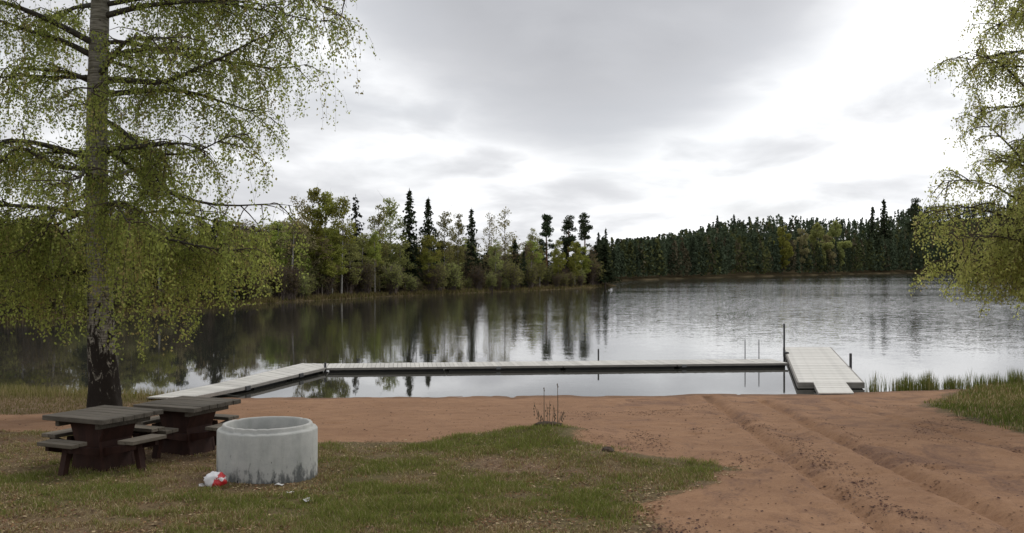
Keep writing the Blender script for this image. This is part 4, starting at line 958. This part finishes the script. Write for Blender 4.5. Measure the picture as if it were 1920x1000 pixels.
def crumple(seed, rx, ry, rz, n=26, m=16):
    V = []; Fc = []
    th = np.linspace(0, np.pi, m); ph = np.linspace(0, 2 * np.pi, n + 1)[:-1]
    T, Pp = np.meshgrid(th, ph, indexing='ij'); d = np.stack([np.sin(T) * np.cos(Pp), np.sin(T) * np.sin(Pp), np.cos(T)], -1)
    rr = 1 + 0.55 * np.abs(vn(d[..., 0] * 2.6 + 5 + d[..., 2], d[..., 1] * 2.6 + d[..., 2] * 2, seed)) + 0.45 * np.abs(vn(d[..., 0] * 6 + 3, d[..., 1] * 6 + d[..., 2] * 5, seed + 3)) - 0.15
    P = d * rr[..., None] * np.array([rx, ry, rz]); P[..., 2] = np.maximum(P[..., 2], -rz * 0.75)
    i = (np.arange(m - 1)[:, None] * n + np.arange(n)[None]); j = (np.arange(m - 1)[:, None] * n + (np.arange(n)[None] + 1) % n)
    return P.reshape(-1, 3), np.stack([i, i + n, j + n, j], -1).reshape(-1, 4)
BY = 12.55; BX = (404 - 960) / F * BY; V, Q = crumple(4, 0.135, 0.10, 0.10)
bag = tag(empty('plastic_bag', (BX, BY, gz(BX, BY))), 'crumpled white and red plastic bag lying against the concrete ring', 'plastic bag')
link('bag_body', np_mesh('bag_body', V, Q, M['bag']), bag, loc=(0, 0, 0.085))
mb = MB(); mb.add([(-.13, -.03, .02), (-.19, -.05, .012), (-.18, .0, .03), (-.12, .03, .05), (-.2, -.02, .045), (-.14, -.06, .06)], [(0, 1, 2, 3), (0, 5, 4, 1), (3, 2, 4, 5)]); mb.build('bag_handle', M['bag'], bag)
M['paper'] = mat_simple('pale_scrap', (0.5, 0.5, 0.48), (0.62, 0.61, 0.6), 20)
for k, (px, py, s, lab) in enumerate(((575, 937, .075, 'largest pale paper scrap on the bare soil right of the fire ring'), (545, 923, .05, 'small pale paper scrap between the fire ring and the largest scrap'), (524, 908, .06, 'pale scrap right at the foot of the concrete ring'))):
    x, y = px_ground([(px, py)])[0]; r = random.Random(k); mb = MB()
    mb.add([(-s, -s * .5, 0), (0, -s * .6, s * .25), (s, -s * .3, .004), (s * .8, s * .6, s * .2), (0, s * .5, .004), (-s * .9, s * .6, s * .3)], [(0, 1, 4, 5), (1, 2, 3, 4)])
    mb.add([(-s, -s * .5, -.004), (0, -s * .6, s * .25 - .004), (s, -s * .3, 0), (s * .8, s * .6, s * .2 - .004), (0, s * .5, 0), (-s * .9, s * .6, s * .3 - .004)], [(5, 4, 1, 0), (4, 3, 2, 1)])
    tag(mb.build('paper_scrap', M['paper'], loc=(x, y, gz(x, y) + .012), rot=(0, 0, r.uniform(0, 6))), lab, 'litter', 'paper scraps by the ring')

# ------------------------------------------------------------------ dry plant and clods on the mound
M['dry'] = mat_simple('dry_stalk', (0.10, 0.07, 0.045), (0.16, 0.12, 0.08), 20)
M['clod'] = mat_simple('dark_turf', (0.035, 0.022, 0.014), (0.075, 0.048, 0.03), 12, bump=0.9, bd=0.03)
def dry_plant():
    y0 = MOUND[1] + 0.25; x0 = (1030 - 960) / F * y0; z0 = gz(x0, y0); r = random.Random(3)
    o = tag(empty('dry_plant', (x0, y0, z0)), 'dry brown weed with two tall bare stalks on the grassy mound', 'plant')
    k = y0 / F
    for dx, h in ((-10, 72), (15, 80), (-29, 44), (-22, 30), (-5, 40), (1, 46), (8, 38), (28, 28), (22, 20), (11, 24), (-16, 22)):
        hh = h * k; X = dx * k; yy = r.uniform(-.06, .06); tall = h > 60; mb = MB(); b = X * (1 if tall else 0.55)
        mb.tube([(b, yy, -0.05), (b * .5 + X * .5 + r.uniform(-.01, .01), yy, hh * .5), (X, yy, hh)], [.0085, .007, .004] if tall else [.005, .0042, .003], 5)
        st = mb.build('stalk', M['dry'], o)
        for q in range(2 if tall else 4):
            mb = MB(); zz = hh * (0.45 + 0.5 * q / 4) if not tall else hh * (.97 - .05 * q); c = (X + r.uniform(-.025, .025) * (0.3 if tall else 1), yy + r.uniform(-.02, .02), zz)
            mb.tube([(c[0], c[1], c[2] - .018), c, (c[0], c[1], c[2] + .02)], [.003, .012, .003], 5); mb.build('seed_head', M['dry'], st)
dry_plant()
for px, Yc, sz, lab in ((1028, MOUND[1] + 0.12, (.22, .12, .055), 'dark torn turf clod on top of the grassy mound under the dry weed'), (1140, MOUND2[1] + .25, (.09, .13, .05), 'dark turf clod on the right slope of the grassy mound')):
    x = (px - 960) / F * Yc; V, Q = crumple(px, *sz, 22, 12)
    o = link('turf_clod', np_mesh('turf_clod', V, Q, M['clod']), loc=(x, Yc, gz(x, Yc) + sz[2] * .3)); tag(o, lab, 'clod', 'turf clods')

# ------------------------------------------------------------------ grass, reeds, litter
def blades(name, label, X, Y, hgt, wid, lean, cols, rng, cat='grass'):
    n = len(X); Z = ground_z(X, Y) - 0.004; a = rng.uniform(0, 6.283, n); d = np.stack([np.cos(a), np.sin(a), 0 * a], -1); b = np.stack([X, Y, Z], -1)
    la = rng.uniform(0, 6.283, n); l = np.stack([np.cos(la), np.sin(la), 0 * la], -1) * (lean * rng.random(n) * hgt)[:, None]; up = np.array([0, 0, 1.0])
    V = np.stack([b - d * wid[:, None] / 2, b + d * wid[:, None] / 2, b + l * .4 + up * hgt[:, None] * .6 + d * wid[:, None] * .32, b + l * .4 + up * hgt[:, None] * .6 - d * wid[:, None] * .32, b + l + up * hgt[:, None]], 1).reshape(-1, 3)
    i = np.arange(n) * 5; me = np_mesh(name, V, [np.stack([i, i + 1, i + 2, i + 3], -1), np.stack([i + 3, i + 2, i + 4], -1)], M['blade'], {'tint': np.repeat(cols, 5, 0)})
    return tag(link(name, me), label, cat, kind='stuff')
def in_px(X, Y, Z): return X / Y * F + 960, 500 + (H - Z) / Y * F
grng = np.random.default_rng(77)
GREEN = np.array(((0.17, 0.195, 0.05), (0.13, 0.155, 0.04), (0.215, 0.225, 0.07))); DULL = np.array(((0.27, 0.21, 0.11), (0.34, 0.27, 0.15), (0.2, 0.12, 0.07), (0.22, 0.20, 0.075), (0.46, 0.38, 0.24)))
def lawn():
    n = 330000; Y = 9.3 + 8.5 * grng.random(n) ** 1.15; X = grng.uniform(-0.56, 0.26, n) * Y
    s = sdf_poly(LAWN, X, Y) + 0.75 * fbm(X * 1.1, Y * 1.1, 51, 4)
    green = 0.42 + 1.2 * fbm(X * 0.5, Y * 0.5, 77, 3) + 0.8 * fbm(X * 2.2, Y * 2.2, 78, 2) + 0.95 * np.exp(-(((X - MOUND[0] - 0.6) / 2.2) ** 2 + ((Y - MOUND[1] + 0.8) / 1.2) ** 2)) - 0.5 * np.exp(-(((X - DIRT_RING[0] - 0.5) / 1.3) ** 2 + ((Y - DIRT_RING[1] + .3) / 0.9) ** 2))
    dens = np.clip(0.35 + 0.7 * green + 1.3 * fbm(X * 3.5, Y * 3.5, 91, 3), 0.04, 1)
    k = (s > 0) & (grng.random(n) < dens * np.clip(s * 2.2 + .2, 0, 1)); ring_d = np.hypot(X - rxc, Y - ryc); k &= ring_d > 0.66
    X, Y, green = X[k], Y[k], green[k]; n = len(X); g = grng.random(n) < np.clip(green, 0.08, 0.85)
    c = np.where(g[:, None], GREEN[grng.integers(0, 3, n)], DULL[grng.integers(0, 5, n)]) * grng.uniform(.75, 1.25, (n, 1))
    h = grng.uniform(.012, .05, n) * (0.8 + 0.7 * np.clip(green, 0, 1)) * (1 + 1.2 * np.clip(fbm(X * 3.5, Y * 3.5, 91, 3), -.4, .6)); blades('lawn_grass', 'short worn grass of the lawn, green on the mound', X, Y, h, grng.uniform(.006, .011, n), np.full(n, 1.3), c, grng)
    print('lawn', n)
lawn()
def tall_grass():
    # bank on the right
    n = 110000; X = grng.uniform(7.5, 19, n); Y = grng.uniform(15.5, 31.5, n); s = sdf_poly(BANK, X, Y) + 0.5 * fbm(X * 1.2, Y * 1.2, 61, 3); z = ground_z(X, Y)
    k = (s > 0) & (z > -0.1) & (grng.random(n) < np.clip(.25 + s, 0, 1)); X, Y = X[k], Y[k]; n = len(X)
    gr = grng.random(n) < 0.6 + 0.5 * fbm(X * .8, Y * .8, 66, 2); c = np.where(gr[:, None], np.array(((0.12, 0.145, 0.035), (0.15, 0.175, 0.045), (0.09, 0.11, 0.03)))[grng.integers(0, 3, n)], DULL[grng.integers(0, 5, n)]) * grng.uniform(.8, 1.2, (n, 1))
    h = grng.uniform(.05, .16, n) * np.clip(0.7 + (Y - 25) * 0.16, .7, 1.9); blades('bank_grass', 'green tufted grass on the bank at the right', X, Y, h, grng.uniform(.012, .022, n), np.full(n, .6), c, grng)
    # reeds standing in the shallows right of the platform
    n = 5500; px = grng.uniform(1622, 2000, n); Y = 29.5 + (px - 1620) * .004 + grng.normal(0, .35, n); X = (px - 960) / F * Y
    k = grng.random(n) < np.clip(0.42 + 0.9 * vn(px * .06, px * 0 + 3, 5) + (px - 1620) * .001 + .7 * vn(px * .25, px * 0, 7), 0.03, 1); X, Y, px = X[k], Y[k], px[k]; n = len(X)
    c = np.array(((0.13, 0.15, 0.04), (0.10, 0.125, 0.03), (0.2, 0.18, 0.08)))[grng.integers(0, 3, n)] * grng.uniform(.8, 1.2, (n, 1)); h = grng.uniform(.12, .5, n) * (0.75 + 0.7 * (vn(px * .1, px * 0, 9) + .5))
    blades('reeds', 'green reeds in the shallow water right of the platform', X, Y, h, grng.uniform(.008, .016, n), np.full(n, .25), c, grng, 'reeds')
    # pale sedge along the left water's edge
    n = 7000; X = grng.uniform(-17, -7.6, n); Y = 28.3 + shore_shift(X) + grng.normal(0, .8, n) - 1.3 * grng.random(n); s = sdf_poly(LEFTB, X, Y)
    gx = -9.4 + (Y - 26.1) * 0.2; k = (X < gx - .1) & (vn(X * 1.1, Y * 1.1, 14) > -.22); X, Y = X[k], Y[k]; n = len(X)
    c = np.array(((0.17, 0.165, 0.055), (0.25, 0.21, 0.105), (0.13, 0.135, 0.04), (0.32, 0.265, 0.15)))[grng.integers(0, 4, n)] * grng.uniform(.8, 1.2, (n, 1))
    blades('sedge', 'pale sedge and grass along the left edge of the water', X, Y, grng.uniform(.06, .30, n), grng.uniform(.008, .016, n), np.full(n, .45), c, grng, 'sedge')
    n = 22000; X = grng.uniform(-17, -6.5, n); Y = grng.uniform(18, 28, n); s = sdf_poly(LEFTB, X, Y) + .5 * fbm(X, Y, 15, 3); k = (s > 0); X, Y = X[k], Y[k]; n = len(X)
    c = np.array(((0.12, 0.115, 0.035), (0.2, 0.16, 0.08), (0.15, 0.11, 0.055)))[grng.integers(0, 3, n)] * grng.uniform(.8, 1.2, (n, 1)); blades('dry_grass', 'thin yellowed grass on the sand left of the birch trunk', X, Y, grng.uniform(.03, .10, n), grng.uniform(.008, .016, n), np.full(n, 1.0), c, grng)
    # pale stems along the opposite shore
tall_grass()
def litter():
    n = 150000; Y = 9.4 + 17 * grng.random(n) ** 1.5; X = grng.uniform(-0.55, 0.55, n) * Y
    lawn_ = sdf_poly(LAWN, X, Y) > -0.1
    drift = fbm(X * 0.9, Y * 0.55, 41, 4); dl = np.minimum(line_dist(RUT_A, X - .35, Y), line_dist(RUT_B, X - .4, Y))
    pr = np.where(lawn_, 0.75 * np.clip(.6 + 1.2 * fbm(X * 1.2, Y * 1.2, 47, 3), .1, 1), 0.8 * np.clip((drift - 0.17) * 2.6, 0, 1) * (X > 1.0) * (Y < 24) + 0.9 * np.clip(1 - dl / .4, 0, 1) * np.clip(fbm(X * 1.5, Y * 1.5, 43, 2) * 3, 0, 1) * (Y < 21) + .035)
    k = grng.random(n) < pr; X, Y, lw = X[k], Y[k], lawn_[k]; n = len(X); k = np.hypot(X - rxc, Y - ryc) > .68; X, Y, lw = X[k], Y[k], lw[k]; n = len(X)
    C = np.stack([X, Y, ground_z(X, Y) + .012], -1); U = rand_unit(grng, n); U[:, 2] *= .3; W = np.cross(U, np.array([0, 0, 1.0]) + .4 * rand_unit(grng, n)); s = grng.uniform(.008, .026, (n, 1)); V, Q = quads_at(C, U * s, W * s * .7)
    lp_ = np.array(((0.24, 0.15, 0.075), (0.13, 0.07, 0.04), (0.40, 0.31, 0.19), (0.17, 0.09, 0.055), (0.07, 0.045, 0.03))); sp_ = np.array(((0.085, 0.045, 0.038), (0.12, 0.065, 0.05), (0.055, 0.035, 0.03), (0.18, 0.12, 0.09), (0.07, 0.045, 0.045)))
    i = grng.integers(0, 5, n); c = np.where(lw[:, None], lp_[i], sp_[i]) * grng.uniform(.8, 1.2, (n, 1)); me = np_mesh('leaf_litter', V, Q, M['litter'], {'tint': np.repeat(c, 4, 0)})
    tag(link('leaf_litter', me), 'dead leaves and bark bits scattered over lawn and sand', 'leaf litter', kind='stuff'); print('litter', n)
litter()
def far_shore_grass():
    n = 26000; px = grng.uniform(-150, 1140, n); o = 0.1 + grng.exponential(1.1, n); sy = H * F / (np.interp(px, SHX, SHYP) - 500)
    X = (px - 960) / F * sy - o * 0.35; Y = sy + o + 1.4 * vn(px * .05, px * 0, 9) * (sy / 100); Z = left_ground(o) - .03
    k = grng.random(n) < np.clip(.55 + 1.1 * vn(px * .03, px * 0 + 2, 4), .05, 1); X, Y, Z = X[k], Y[k], Z[k]; n = len(X); h = grng.uniform(.15, .6, n); w = grng.uniform(.03, .07, n)
    a = grng.uniform(0, 6.283, n); d = np.stack([np.cos(a), np.sin(a), 0 * a], -1); b = np.stack([X, Y, Z], -1); t = b + np.stack([grng.normal(0, .15, n) * h, grng.normal(0, .15, n) * h, h], -1)
    V = np.stack([b - d * w[:, None], b + d * w[:, None], t], 1).reshape(-1, 3)
    c = np.array(((0.26, 0.21, 0.11), (0.17, 0.15, 0.06), (0.12, 0.12, 0.04), (0.14, 0.10, 0.06)))[grng.integers(0, 4, n)] * grng.uniform(.75, 1.2, (n, 1))
    tag(link('shore_grass', np_mesh('shore_grass', V, np.arange(3 * n).reshape(-1, 3), M['blade'], {'tint': np.repeat(c, 3, 0)})), 'dry straw-coloured grass along the opposite shore', 'grass', kind='stuff')
far_shore_grass()
